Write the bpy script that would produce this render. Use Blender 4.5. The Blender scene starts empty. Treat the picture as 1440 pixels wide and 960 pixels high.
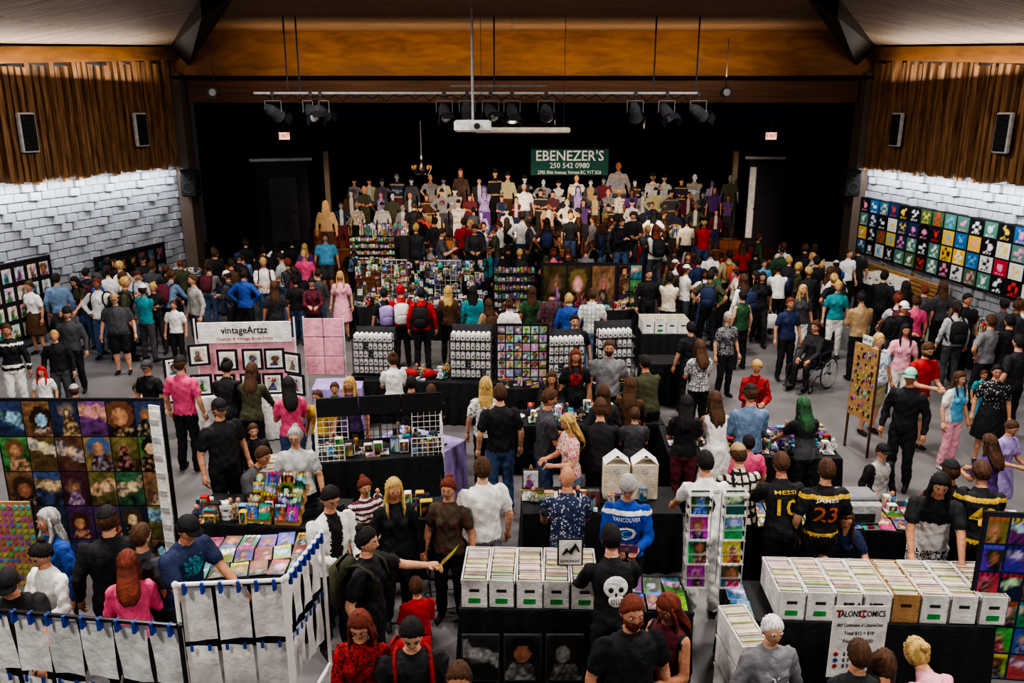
import bpy, math, random, time
import numpy as np
from mathutils import Vector, Matrix
R=random.Random(7)
CH=5.1; TH=math.radians(15.5); FP=1150.0
ct,st=math.cos(TH),math.sin(TH)
def ray(u,v):
    a=(u-720)/FP; b=-(v-480)/FP
    return np.array([a, ct+b*st, -st+b*ct])
def at_z(u,v,z):
    d=ray(u,v); return d*((z-CH)/d[2])+np.array([0,0,CH])
def at_y(u,v,y):
    d=ray(u,v); return d*(y/d[1])+np.array([0,0,CH])
def lin(h):
    h=h.lstrip('#'); o=[]
    for i in (0,2,4):
        c=int(h[i:i+2],16)/255; o.append(c/12.92 if c<=.04045 else ((c+.055)/1.055)**2.4)
    return tuple(o)
HEX=dict(k='18181b',dk='29282d',g='7f7e82',dg='46464b',lg='b9b9b8',w='ece9e5',cr='dccfb9',r='b3151c',p='e0557f',lp='eaa6b4',b='2b4f9e',n='1f2c52',j='40557a',
 lj='6d86a5',t='a98b66',br='50331f',dbr='2e1c14',gr='2b5534',ol='44452e',pu='5a3a78',lav='a58fc9',o='c8682e',y='d9b23a',lb='5fa9cf',te='1f8a93',m='64202e',kh='a8a07c',
 bl='c2a060',gy='a9a6a2',rh='70301e',bk='1a1416',mint='8fc7b0',cy='2aa5c9',sk='c98e6d',sk2='8d5a3e',kraft='b58a5a',vb='1745a8')
C={k:lin(v) for k,v in HEX.items()}
# ---------------------------------------------------------------- materials
def newmat(name):
    m=bpy.data.materials.new(name); m.use_nodes=True
    nt=m.node_tree; b=nt.nodes['Principled BSDF']; return m,nt,b
def vcmat(name,rough,metal=0,noise=.25,bump=0,alpha=1):
    m,nt,b=newmat(name); N=nt.nodes; L=nt.links
    a=N.new('ShaderNodeAttribute'); a.attribute_name='Col'
    tc=N.new('ShaderNodeTexCoord'); nz=N.new('ShaderNodeTexNoise'); nz.inputs['Scale'].default_value=9
    nz.inputs['Detail'].default_value=3
    L.new(tc.outputs['Object'],nz.inputs['Vector'])
    mr=N.new('ShaderNodeMapRange'); mr.inputs['From Min'].default_value=.3; mr.inputs['From Max'].default_value=.7
    mr.inputs['To Min'].default_value=1-noise; mr.inputs['To Max'].default_value=1+noise*.5
    L.new(nz.outputs['Fac'],mr.inputs['Value'])
    vm=N.new('ShaderNodeVectorMath'); vm.operation='SCALE'
    L.new(a.outputs['Color'],vm.inputs[0]); L.new(mr.outputs['Result'],vm.inputs['Scale'])
    L.new(vm.outputs['Vector'],b.inputs['Base Color'])
    b.inputs['Roughness'].default_value=rough; b.inputs['Metallic'].default_value=metal
    if bump:
        n2=N.new('ShaderNodeTexNoise'); n2.inputs['Scale'].default_value=14; n2.inputs['Distortion'].default_value=1.2
        L.new(tc.outputs['Object'],n2.inputs['Vector'])
        bp=N.new('ShaderNodeBump'); bp.inputs['Strength'].default_value=bump; bp.inputs['Distance'].default_value=.03
        L.new(n2.outputs['Fac'],bp.inputs['Height']); L.new(bp.outputs['Normal'],b.inputs['Normal'])
    if alpha<1: b.inputs['Alpha'].default_value=alpha
    return m
M0=vcmat('matte_paint_cloth',.8,0,.25,.4)
M1=vcmat('gloss_print',.35,0,.05)
M2=vcmat('metal_parts',.35,1,.1)
M3=vcmat('clear_plastic',.1,0,0,0,.25)
def emis(name,st_):
    m,nt,b=newmat(name); a=nt.nodes.new('ShaderNodeAttribute'); a.attribute_name='Col'
    nt.links.new(a.outputs['Color'],b.inputs['Emission Color']); nt.links.new(a.outputs['Color'],b.inputs['Base Color'])
    b.inputs['Emission Strength'].default_value=st_; return m
M4=emis('lit_lamp',1.6)
MATS=[M0,M1,M2,M3,M4]
def wood(name,c1,c2,scale,axis_scale,rough=.6,planks=None):
    m,nt,b=newmat(name); N=nt.nodes; L=nt.links
    tc=N.new('ShaderNodeTexCoord'); mp=N.new('ShaderNodeMapping'); mp.inputs['Scale'].default_value=axis_scale
    L.new(tc.outputs['Object'],mp.inputs['Vector'])
    nz=N.new('ShaderNodeTexNoise'); nz.inputs['Scale'].default_value=scale; nz.inputs['Detail'].default_value=6; nz.inputs['Distortion'].default_value=.6
    L.new(mp.outputs['Vector'],nz.inputs['Vector'])
    cr=N.new('ShaderNodeValToRGB'); cr.color_ramp.elements[0].position=.3; cr.color_ramp.elements[1].position=.7
    cr.color_ramp.elements[0].color=(*c1,1); cr.color_ramp.elements[1].color=(*c2,1)
    L.new(nz.outputs['Fac'],cr.inputs['Fac']); out=cr.outputs['Color']
    if planks:
        bk=N.new('ShaderNodeTexBrick'); bk.inputs['Scale'].default_value=1; bk.inputs['Brick Width'].default_value=planks[0]; bk.inputs['Row Height'].default_value=planks[1]
        bk.inputs['Mortar Size'].default_value=planks[2]; bk.inputs['Color1'].default_value=(1,1,1,1); bk.inputs['Color2'].default_value=(.75,.75,.75,1); bk.inputs['Mortar'].default_value=(.12,.1,.09,1)
        L.new(tc.outputs['Object'],bk.inputs['Vector'])
        mx=N.new('ShaderNodeMix'); mx.data_type='RGBA'; mx.blend_type='MULTIPLY'; mx.inputs[0].default_value=1
        L.new(out,mx.inputs[6]); L.new(bk.outputs['Color'],mx.inputs[7]); out=mx.outputs[2]
    L.new(out,b.inputs['Base Color']); b.inputs['Roughness'].default_value=rough
    return m
MW_slat=wood('slat_wood',lin('4a3020'),lin('a07850'),3,(6,6,.5))
MW_ply=wood('plywood',lin('6e4722'),lin('96652f'),1.2,(1,1,4))
MW_band=wood('dark_wood_band',lin('4a2d1d'),lin('6d4830'),1.5,(.4,1,6))
MW_ceil=wood('ceiling_planks',lin('a08e7c'),lin('c0ab98'),2,(1,5,1),.6,(6,.16,.012))
MW_ceil2=wood('ceiling_planks_brown',lin('7d6250'),lin('9d7f67'),2,(1,5,1),.6,(6,.16,.012))
MW_stage=wood('stage_boards',lin('7a4526'),lin('a8683c'),2,(5,1,1),.4,(3,.12,.006))
MW_beam=wood('dark_beam',lin('140f0b'),lin('261a12'),3,(1,1,1))
def floor_mat():
    m,nt,b=newmat('floor_vinyl'); N=nt.nodes; L=nt.links
    tc=N.new('ShaderNodeTexCoord'); n1=N.new('ShaderNodeTexNoise'); n1.inputs['Scale'].default_value=1.3; n1.inputs['Detail'].default_value=8
    L.new(tc.outputs['Object'],n1.inputs['Vector'])
    cr=N.new('ShaderNodeValToRGB'); cr.color_ramp.elements[0].color=(*lin('625f60'),1); cr.color_ramp.elements[1].color=(*lin('7c7879'),1)
    cr.color_ramp.elements[0].position=.3; cr.color_ramp.elements[1].position=.7
    L.new(n1.outputs['Fac'],cr.inputs['Fac']); L.new(cr.outputs['Color'],b.inputs['Base Color']); b.inputs['Roughness'].default_value=.5
    return m
M_floor=floor_mat()
def curt_mat(name,c):
    m,nt,b=newmat(name); N=nt.nodes
    nz=N.new('ShaderNodeTexNoise'); nz.inputs['Scale'].default_value=5
    cr=N.new('ShaderNodeValToRGB'); cr.color_ramp.elements[0].color=(*[x*.6 for x in c],1); cr.color_ramp.elements[1].color=(*c,1)
    nt.links.new(nz.outputs['Fac'],cr.inputs['Fac']); nt.links.new(cr.outputs['Color'],b.inputs['Base Color']); b.inputs['Roughness'].default_value=.95
    b.inputs['Specular IOR Level'].default_value=.1
    return m
M_blk=curt_mat('black_velvet',(.006,.0055,.006)); M_navy=curt_mat('navy_velvet',(.014,.016,.06))
def block_mat(name,a,b_):
    m,nt,b=newmat(name); N=nt.nodes
    nz=N.new('ShaderNodeTexNoise'); nz.inputs['Scale'].default_value=20
    cr=N.new('ShaderNodeValToRGB'); cr.color_ramp.elements[0].color=(*lin(a),1); cr.color_ramp.elements[1].color=(*lin(b_),1)
    nt.links.new(nz.outputs['Fac'],cr.inputs['Fac']); nt.links.new(cr.outputs['Color'],b.inputs['Base Color']); b.inputs['Roughness'].default_value=.8
    bp=N.new('ShaderNodeBump'); bp.inputs['Strength'].default_value=.3; nt.links.new(nz.outputs['Fac'],bp.inputs['Height']); nt.links.new(bp.outputs['Normal'],b.inputs['Normal'])
    return m
M_block=block_mat('painted_block','8a8e96','adb0b7'); M_block2=block_mat('painted_block_tan','4d4138','6b5c50')
# ---------------------------------------------------------------- mesh builder
class MB:
    def __init__(s): s.v=[];s.f=[];s.c=[];s.m=[]
    def add(s,V,Fs,col,mat=0):
        b=len(s.v); s.v.extend([tuple(map(float,p)) for p in V])
        for f in Fs:
            s.f.append([i+b for i in f]); s.c.extend([col]*len(f)); s.m.append(mat)
    def addv(s,V,Fs,vcol,mat=0):
        b=len(s.v); s.v.extend([tuple(map(float,p)) for p in V])
        for f in Fs:
            s.f.append([i+b for i in f]); s.c.extend([vcol[i] for i in f]); s.m.append(mat)
    def xf(s,i0,M):
        for i in range(i0,len(s.v)): s.v[i]=tuple(M@Vector(s.v[i]))
def obj(name,mb,loc=(0,0,0),rz=0,smooth=False,mats=None,mesh=None):
    if mesh is None:
        me=bpy.data.meshes.new(name); me.from_pydata(mb.v,[],mb.f)
        for m in (mats or MATS): me.materials.append(m)
        if mb.m and not mats: me.polygons.foreach_set('material_index',mb.m)
        a=me.color_attributes.new('Col','FLOAT_COLOR','CORNER')
        arr=np.ones((len(mb.c),4),dtype=np.float32); arr[:,:3]=np.array(mb.c,dtype=np.float32).reshape(-1,3)
        a.data.foreach_set('color',arr.ravel())
        if smooth: me.polygons.foreach_set('use_smooth',[True]*len(me.polygons))
        me.update()
    else: me=mesh
    o=bpy.data.objects.new(name,me); o.location=[float(x) for x in loc]; o.rotation_euler=(0,0,rz)
    bpy.context.scene.collection.objects.link(o); return o
BF=[(0,3,2,1),(4,5,6,7),(0,1,5,4),(1,2,6,5),(2,3,7,6),(3,0,4,7)]
def box(mb,c,s,col,mat=0):
    x,y,z=c; a,b,d=s[0]/2,s[1]/2,s[2]/2
    mb.add([(x-a,y-b,z-d),(x+a,y-b,z-d),(x+a,y+b,z-d),(x-a,y+b,z-d),(x-a,y-b,z+d),(x+a,y-b,z+d),(x+a,y+b,z+d),(x-a,y+b,z+d)],BF,col,mat)
def bbox(mb,c,s,col,mat=0,e=.02):
    x,y,z=c; a,b,d=s[0]/2,s[1]/2,s[2]/2; V=[];
    prof=[(-d,e),(-d+e,0),(d-e,0),(d,e)]
    for zz,i in prof:
        aa,bb=a-i,b-i
        for px,py in [(-aa+e,-bb),(aa-e,-bb),(aa,-bb+e),(aa,bb-e),(aa-e,bb),(-aa+e,bb),(-aa,bb-e),(-aa,-bb+e)]: V.append((x+px,y+py,z+zz))
    Fs=[tuple(range(7,-1,-1)),tuple(range(24,32))]
    for r in range(3):
        for k in range(8): Fs.append((r*8+k,r*8+(k+1)%8,(r+1)*8+(k+1)%8,(r+1)*8+k))
    mb.add(V,Fs,col,mat)
def frame_of(d):
    d=np.array(d,float); d/=max(1e-9,np.linalg.norm(d)); h=np.array([0,0,1.]) if abs(d[2])<.9 else np.array([1.,0,0])
    x=np.cross(h,d); x/=np.linalg.norm(x); y=np.cross(d,x); return x,y,d
def cyl(mb,a,b,ra,rb,col,mat=0,n=8):
    a=np.array(a,float); b=np.array(b,float); x,y,d=frame_of(b-a); V=[]
    for p,r in((a,ra),(b,rb)):
        for k in range(n):
            t=2*math.pi*k/n; V.append(p+x*math.cos(t)*r+y*math.sin(t)*r)
    Fs=[(k,(k+1)%n,n+(k+1)%n,n+k) for k in range(n)]+[tuple(range(n-1,-1,-1)),tuple(range(n,2*n))]
    mb.add(V,Fs,col,mat)
def wire(mb,a,b,r,col,mat=0): cyl(mb,a,b,r,r,col,mat,4)
def tube(mb,pts,rs,col,mat=0,n=6):
    pts=[np.array(p,float) for p in pts]; V=[];m=len(pts)
    for i,p in enumerate(pts):
        d=pts[min(i+1,m-1)]-pts[max(i-1,0)]; x,y,_=frame_of(d); r=rs[i] if hasattr(rs,'__len__') else rs
        for k in range(n):
            t=2*math.pi*k/n; V.append(p+x*math.cos(t)*r+y*math.sin(t)*r)
    Fs=[tuple(range(n-1,-1,-1)),tuple(range((m-1)*n,m*n))]
    for i in range(m-1):
        for k in range(n): Fs.append((i*n+k,i*n+(k+1)%n,(i+1)*n+(k+1)%n,(i+1)*n+k))
    mb.add(V,Fs,col,mat)
def ell(mb,c,r,col,mat=0,nu=10,nv=7):
    V=[];Fs=[]
    for j in range(nv+1):
        ph=-math.pi/2+math.pi*j/nv
        for i in range(nu):
            t=2*math.pi*i/nu; V.append((c[0]+r[0]*math.cos(ph)*math.cos(t),c[1]+r[1]*math.cos(ph)*math.sin(t),c[2]+r[2]*math.sin(ph)))
    for j in range(nv):
        for i in range(nu): Fs.append((j*nu+i,j*nu+(i+1)%nu,(j+1)*nu+(i+1)%nu,(j+1)*nu+i))
    mb.add(V,Fs,col,mat)
def ring(mb,c,rad,r,axis,col,mat=2,n=20):
    c=np.array(c,float); x,y,_=frame_of(axis)
    P=[c+x*math.cos(2*math.pi*k/n)*rad+y*math.sin(2*math.pi*k/n)*rad for k in range(n)]
    for k in range(n): wire(mb,P[k],P[(k+1)%n],r,col,mat)
TXT={}
def text(mb,s,o,ux,uy,h,col,mat=0,width=None,proj=None):
    if s not in TXT:
        cu=bpy.data.curves.new('t','FONT'); cu.body=s; cu.align_x='CENTER'; cu.align_y='CENTER'; cu.resolution_u=2; cu.size=1; cu.offset=.012
        ob=bpy.data.objects.new('t',cu); bpy.context.scene.collection.objects.link(ob); bpy.context.view_layer.update()
        me=ob.to_mesh(); TXT[s]=([tuple(v.co) for v in me.vertices],[tuple(p.vertices) for p in me.polygons])
        ob.to_mesh_clear(); bpy.data.objects.remove(ob)
    V,Fs=TXT[s]; o=np.array(o,float); ux=np.array(ux,float); uy=np.array(uy,float)
    xs=[p[0] for p in V]; wd=max(xs)-min(xs); sc=h/.72; scx=sc if width is None else width/wd
    P=[o+ux*p[0]*scx+uy*p[1]*sc for p in V]
    if proj: P=[proj(p) for p in P]
    mb.add(P,Fs,col,mat)
# -------- printed artwork (per-vertex coloured flat prints)
def hsv(h,s,v):
    import colorsys; return tuple(x**2.0 for x in colorsys.hsv_to_rgb(h%1,s,v))
def mix(a,b,t): return tuple(a[i]*(1-t)+b[i]*t for i in range(3))
def art(seed,style='comic'):
    r=random.Random(seed); h=r.random(); comp=r.choice('abcd')
    if style=='fantasy':
        h=r.choice([.07,.1,.6,.75,.95,.02,.35,.12,.08,.58]); bg=hsv(h,.55,r.uniform(.08,.3)); bg2=hsv(h+r.uniform(-.06,.06),.5,r.uniform(.25,.7)); fig=hsv(r.choice([.0,.05,.1,.75,.6,.08]),r.uniform(.2,.7),r.uniform(.1,.6)); glow=hsv(r.choice([.08,.1,.12,.55,.08,.0]),.35,.9)
    elif style=='comic':
        bg=hsv(h,.75,r.uniform(.2,.9)); bg2=hsv(h+.1,.7,r.uniform(.15,.8)); fig=hsv(r.choice([0,.6,.12,.62,.05,.95]),.8,r.uniform(.15,.8)); glow=hsv(r.random(),.25,.95)
    elif style=='bw': bg=(.012,.012,.012); bg2=(.03,.03,.03); fig=(.16,.16,.15); glow=(.40,.40,.38)
    elif style=='pale': bg=(.72,.7,.66); bg2=hsv(h,.25,.85); fig=hsv(r.random(),.6,.45); glow=hsv(r.random(),.4,.7)
    elif style=='cute': bg=hsv(h,r.uniform(.05,.45),r.choice([.9,.8,.2])); bg2=hsv(h+.1,.4,.8); fig=hsv(r.random(),.6,.6); glow=(.85,.78,.78)
    else: bg=r.choice([(.008,.008,.01),(.008,.008,.01),(.01,.012,.02),(.01,.012,.02),(.7,.7,.7),hsv(.58,.75,.6),hsv(.12,.75,.9),hsv(.98,.85,.7),hsv(.45,.4,.5),hsv(.3,.4,.4),hsv(.62,.6,.35)]); bg2=bg; fig=r.choice([(.85,.85,.85),(.8,.06,.05),(.85,.6,.1),(.15,.45,.75),(.85,.85,.85),(.85,.3,.5)])
    if style=='tee':
        if sum(abs(fig[i]-bg[i]) for i in range(3))<.6: fig=(.01,.01,.01) if sum(bg)>1 else (.9,.9,.9)
        glow=fig
    skin=r.choice([lin('c9916c'),lin('a86f50'),glow]); hair=hsv(r.choice([.05,.08,.95,.6,.13,.04,.07]),.55,r.uniform(.08,.65))
    cx=r.uniform(.36,.64); cy=r.uniform(.52,.72); ph=r.uniform(0,6); title=r.random()<.75 and style in('comic','pale'); tc=r.choice([hsv(.13,.9,1),(.85,.85,.85),hsv(0,.9,.9),hsv(.6,.9,.8),(.01,.01,.01)])
    G=[[r.random() for _ in range(8)] for _ in range(10)]; G2=[[r.random() for _ in range(15)] for _ in range(19)]
    def nz(G,s,t):
        a=max(0,min(.999,s))*(len(G[0])-1); b=max(0,min(.999,t))*(len(G)-1); i,j=int(a),int(b); a-=i;b-=j
        return (G[j][i]*(1-a)+G[j][i+1]*a)*(1-b)+(G[j+1][i]*(1-a)+G[j+1][i+1]*a)*b
    k1,k2=r.uniform(7,13),r.uniform(7,13); fr_=r.uniform(.13,.26) if comp in'ab' else r.uniform(.07,.11)
    if comp=='b': fr_*=1.25
    lean=r.uniform(-.25,.25)
    def f(s,t):
        if style=='tee':
            q=math.sin(k1*(s-.5)+ph)*math.cos(k2*(t-.5)); e=math.hypot((s-.5)/.34,(t-.55)/.34)
            return fig if (e<1 and q>-.2+.4*e) or (.1<t<.22 and .15<s<.85 and math.sin(s*30)>-.3) else bg
        n=nz(G,s,t); n2=nz(G2,s,t)
        c=mix(bg,bg2,max(0,min(1,t*.6+n*.9-.3)))
        d=math.hypot(s-cx,(t-cy)*1.35)
        if d<.45: c=mix(glow,c,min(1,(d/.45)*.75+.3+n*.4))
        if comp!='d' or style=='pale':
            bw=fr_*.9+.42*max(0,cy-fr_-t)**.7+.05*(n-.5)
            if t<cy-fr_*.75 and abs(s-cx-lean*(cy-t))<bw: c=mix(fig,glow,max(0,n2-.45)) if n2>.45 else mix(fig,(0,0,0),.6*(1-n2))
            if d<fr_*1.6*(.85+.4*n2): c=mix(hair,(0,0,0),.4*n2)
            if math.hypot(s-cx,(t-cy+fr_*.3)*1.15)<fr_*.9: c=mix(skin,(.1,.03,.02),.5*abs(s-cx)/fr_)
        else:
            if abs(t-cy+.3*(s-.5)*math.sin(ph)+.2*(n-.5))<.16: c=mix(fig,glow,n2*.8)
            if d<.12+.1*n: c=glow
        c=tuple(q*(.45+1.0*n2) for q in c)
        if title and t>.83: c=tc if math.sin(s*22+ph)>-.3 else bg
        if s<.03 or s>.97 or t<.02 or t>.98: c=mix(c,(.0,.0,.0),.7)
        return tuple(min(.9,q) for q in c)
    return f
def cover(mb,o,ux,uy,seed,style='comic',nu=4,nv=6,mat=1):
    f=art(seed,style); o=np.array(o,float); ux=np.array(ux,float); uy=np.array(uy,float); V=[];vc=[]
    for j in range(nv+1):
        for i in range(nu+1):
            s,t=i/nu,j/nv; V.append(o+ux*s+uy*t); vc.append(f(s*.94+.03,t*.95+.025))
    mb.addv(V,[(j*(nu+1)+i,j*(nu+1)+i+1,(j+1)*(nu+1)+i+1,(j+1)*(nu+1)+i) for j in range(nv) for i in range(nu)],vc,mat)
# ---------------------------------------------------------------- people
tmp=bpy.data.objects.new('tmp',bpy.data.meshes.new('tmp')); bpy.context.scene.collection.objects.link(tmp)
rm=tmp.modifiers.new('r','REMESH'); rm.mode='VOXEL'; sm=tmp.modifiers.new('s','SMOOTH'); sm.iterations=2; sm.factor=.5
def remesh(V,Fs,vox):
    me=bpy.data.meshes.new('t'); me.from_pydata([tuple(map(float,p)) for p in V],[],Fs); old=tmp.data; tmp.data=me; bpy.data.meshes.remove(old)
    rm.voxel_size=vox; bpy.context.view_layer.update(); dg=bpy.context.evaluated_depsgraph_get(); ev=tmp.evaluated_get(dg); m=ev.to_mesh()
    n=len(m.vertices); co=np.empty(n*3,np.float32); m.vertices.foreach_get('co',co); co=co.reshape(-1,3)
    no=np.empty(n*3,np.float32); m.vertices.foreach_get('normal',no); no=no.reshape(-1,3)
    fs=[tuple(p.vertices) for p in m.polygons]; ev.to_mesh_clear(); return co,no,fs
def caps(V,Fs,a,b,ra,rb,n=10):
    a=np.array(a,float); b=np.array(b,float); x,y,d=frame_of(b-a); L=np.linalg.norm(b-a); o=len(V)
    prof=[(-.8*ra,.6*ra),(0,ra),(L,rb),(L+.8*rb,.6*rb)]; V.append(a-d*ra)
    for h,r in prof:
        for k in range(n):
            t=2*math.pi*k/n; V.append(a+d*h+x*math.cos(t)*r+y*math.sin(t)*r)
    V.append(b+d*rb); e=len(V)-1
    for k in range(n):
        Fs.append((o,o+1+(k+1)%n,o+1+k)); Fs.append((e,e-n+k,e-n+(k+1)%n))
        for j in range(3): Fs.append((o+1+j*n+k,o+1+j*n+(k+1)%n,o+1+(j+1)*n+(k+1)%n,o+1+(j+1)*n+k))
def rotx(p,piv,a):
    y,z=p[1]-piv[1],p[2]-piv[2]; c,s=math.cos(a),math.sin(a); return np.array([p[0],piv[1]+y*c-z*s,piv[2]+y*s+z*c])
def ik(S,W,l1,l2,hint):
    S=np.array(S,float);W=np.array(W,float);d=W-S;D=np.linalg.norm(d)
    if D>(l1+l2)*.985: W=S+d/D*(l1+l2)*.985; d=W-S; D=np.linalg.norm(d)
    u=d/D; a=(l1*l1-l2*l2+D*D)/(2*D); h=math.sqrt(max(0,l1*l1-a*a)); hh=np.array(hint,float); hh-=u*np.dot(hh,u); hh/=np.linalg.norm(hh)
    return S+u*a+hh*h,W
def trings(sex,w):
    f=sex=='f'; g=w**1.4; b=(w-1)
    return [(.84,.135*w,.10*w,0),(.90,(.182 if f else .168)*w,.125*w,0),(.97,(.178 if f else .168)*w,.122*g,-.1*b),(1.08,(.142 if f else .158)*w,.105*g,-.13*b),(1.18,(.142 if f else .164)*w,.11*g,-.08*b),
      (1.29,(.16 if f else .18)*w,.122*w,0),(1.37,(.162 if f else .188)*w,.11*w,0),(1.425,.13*w,.085*w,.005),(1.455,.08,.065,.005),(1.49,.055,.056,0),(1.55,.053,.055,-.01)]
BODY={}
def body(pose,sex,w,sl,lg,vox,wide=0):
    key=(pose,sex,w,sl,lg,vox)
    if key in BODY: return BODY[key]
    lean={'browse':.25,'bent':.75,'sitlean':.3,'hold':.06,'sit':.02}.get(pose,0.0)
    sit=pose.startswith('sit'); dz=-.40 if sit else 0
    piv=np.array([0,0,.92+dz])
    Tf=lambda p: rotx(np.array([p[0],p[1],p[2]+dz]),piv,lean)
    V=[];Fs=[];seg=[]
    rings=trings(sex,w); n=16; o=0
    for z,hw,hd,yo in rings:
        for k in range(n):
            t=2*math.pi*k/n; V.append(Tf((hw*math.cos(t),hd*math.sin(t)+yo,z)))
    m=len(rings); Fs.append(tuple(range(n-1,-1,-1))); Fs.append(tuple(range((m-1)*n,m*n)))
    for j in range(m-1):
        for k in range(n): Fs.append((j*n+k,j*n+(k+1)%n,(j+1)*n+(k+1)%n,(j+1)*n+k))
    hx=.07*w; tr=.115*w
    hem=.90 if lg!='k' else 1.02
    if lg=='d': hem=.8
    for sx in(-1,1):
        seg.append((Tf((sx*hx,0,.80)),Tf((sx*hx,0,hem)),tr,tr,2)); seg.append((Tf((sx*hx,0,hem+.001)),Tf((sx*hx,0,1.36)),tr,tr,1))
    seg.append((Tf((0,0,1.38)),Tf((0,0,1.44)),.10,.075,1)); seg.append((Tf((0,0,1.47)),Tf((0,0,1.56)),.055,.055,0))
    def limb(a,b,ra,rb,lab,mesh=True):
        if mesh: caps(V,Fs,a,b,ra,rb)
        seg.append((np.array(a),np.array(b),ra,rb,lab))
    if sex=='f':
        for sx in(-1,1): caps(V,Fs,Tf((sx*.068,-.085*w,1.27)),Tf((sx*.06,-.07*w,1.30)),.06*w,.05*w)
    fat=w**.8
    for i,sx in enumerate((-1,1)):
        hip=np.array([sx*.088*w,0,.89+dz])
        if sit: knee=np.array([sx*.12,-.43,.50]); ank=np.array([sx*.12,-.40 if i else -.46,.10])
        elif pose=='walk': knee=np.array([sx*.09,(-.16 if i else .02),.50]); ank=np.array([sx*.09,(-.22 if i else .25),.10 if i else .14])
        elif pose=='bent': hip=hip+[0,.08,0]; knee=np.array([sx*.11,-.02,.49]); ank=np.array([sx*.11,.05,.10])
        elif pose in('hips','phone','cross'): knee=np.array([sx*.12+(.03 if i else 0),-.05 if i else .0,.49]); ank=np.array([sx*.15+(.03 if i else 0),-.04 if i else .04,.10])
        else: knee=np.array([sx*(.10+.012*wide),-.015 if i else -.03,.49]); ank=np.array([sx*(.115),.03,.10])
        toe=ank+[sx*.02,-.15,-.055]; heel=ank+[0,.03,-.05]
        if lg in('l',): limb(hip,knee,.098*fat,.070*fat,2); limb(knee,ank+[0,0,.02],.070*fat,.058*fat,2); limb(ank,ank-[0,0,.03],.038,.04,3)
        elif lg=='s':
            km=hip+(knee-hip)*.85; limb(hip,km,.102*fat,.088*fat,2); limb(km,knee,.06*fat,.055*fat,0); limb(knee,knee+(ank-knee)*.3+[0,.015,0],.055*fat,.06*fat,0); limb(knee+(ank-knee)*.35+[0,.015,0],ank,.056*fat,.036,0)
        else: limb(hip,knee,.085*fat,.055*fat,0); limb(knee,knee+(ank-knee)*.3+[0,.015,0],.053,.056,0); limb(knee+(ank-knee)*.35,ank,.05,.036,0)
        limb(heel,toe,.043,.036,3)
    if lg in('k','d') and not sit:
        zz=[(1.03,.15),(.90,.19),(.72,.225),(.5,.25 if lg=='k' else .27)]
        if lg=='d': zz.append((.3,.30))
        o=len(V)
        for z,r in zz:
            for k in range(n):
                t=2*math.pi*k/n; rr=r*(1+.06*math.sin(5*t)*(1.03-z)); V.append(np.array([rr*w*math.cos(t),rr*w*.78*math.sin(t),z]))
        Fs.append(tuple(range(o,o+n))); q=len(zz); Fs.append(tuple(range(o+q*n-1,o+(q-1)*n-1,-1)))
        for j in range(q-1):
            for k in range(n): Fs.append((o+(j+1)*n+k,o+(j+1)*n+(k+1)%n,o+j*n+(k+1)%n,o+j*n+k))
        for k in range(8):
            t=2*math.pi*k/8; r1,r2=.1,zz[-1][1]*.85
            seg.append((np.array([.1*math.cos(t),.08*math.sin(t),.98]),np.array([r2*math.cos(t),r2*.78*math.sin(t),zz[-1][0]]),.08,.07,2 if lg=='k' else 1))
    sxw=(.152 if sex=='f' else .178)*(.35+.65*w); hands=[]
    tg={'stand':[(-.27,-.06,.88),(.27,-.06,.88)],'walk':[(-.26,-.22,.92),(.26,.12,.90)],'hold':[(-.09,-.33,1.12),(.11,-.31,1.10)],
        'browse':[(-.2,-.50,.93),(.22,-.55,.96)],'bent':[(-.2,-.62,.80),(.2,-.58,.82)],'phone':[(-.08,-.30,1.24),(.27,-.04,.88)],
        'reach':[(-.24,-.05,.9),(.24,-.48,1.33)],'hips':[(-.2,-.03,1.0),(.2,-.03,1.0)],'cross':[(.08,-.2,1.17),(-.08,-.22,1.19)],
        'sit':[(-.12,-.34,.62),(.12,-.36,.62)],'sitlean':[(-.16,-.50,.80),(.16,-.50,.80)],'up':[(-.24,-.25,1.5),(.27,-.05,.88)]}[pose]
    for i,sx in enumerate((-1,1)):
        S=Tf((sx*sxw,0,1.385)); W=np.array(tg[i],float)
        if pose in('stand','walk','hips'): W[0]+=sx*(w-1)*.22
        hint={'hips':(sx*1,.3,-.1)}.get(pose,(sx*.45,.6,-.5))
        E,W=ik(S,W,.285,.25,hint)
        fa=w**.4; ra,re,rw=.052*fa,.042*fa,.029
        if sl=='l':
            limb(S,E,.062*fa,.054*fa,1); limb(E,E+(W-E)*.93,.052*fa,.04,1); limb(E+(W-E)*.93,W,rw,rw,0)
        elif sl=='n': limb(S,E,ra,re,0); limb(E,E+(W-E)*.3,re,re*.98,0); limb(E+(W-E)*.3,W,re*.96,rw,0)
        else:
            q=S+(E-S)*.62; limb(S,q,.066*fa,.066*fa,1); limb(q,E,.047*fa,re,0); limb(E,E+(W-E)*.3,re,re*.98,0); limb(E+(W-E)*.3,W,re*.96,rw,0)
        hands.append((W,(W-E)/np.linalg.norm(W-E),sx,pose))
    co,no,fs=remesh(V,Fs,vox)
    cen=np.array([co[list(f)].mean(0) for f in fs]); best=np.full(len(fs),1e9); lab=np.zeros(len(fs),int)
    for a,b,ra,rb,l in seg:
        ab=b-a; t=np.clip(((cen-a)@ab)/max(1e-9,ab@ab),0,1); d=np.linalg.norm(cen-(a+t[:,None]*ab),axis=1)-(ra+(rb-ra)*t)
        m_=d<best; best[m_]=d[m_]; lab[m_]=l
    cm=np.zeros(len(co))
    for f,l in zip(fs,lab):
        if l in(1,2):
            for i in f: cm[i]=1
    x,y,z=co[:,0],co[:,1],co[:,2]
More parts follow.
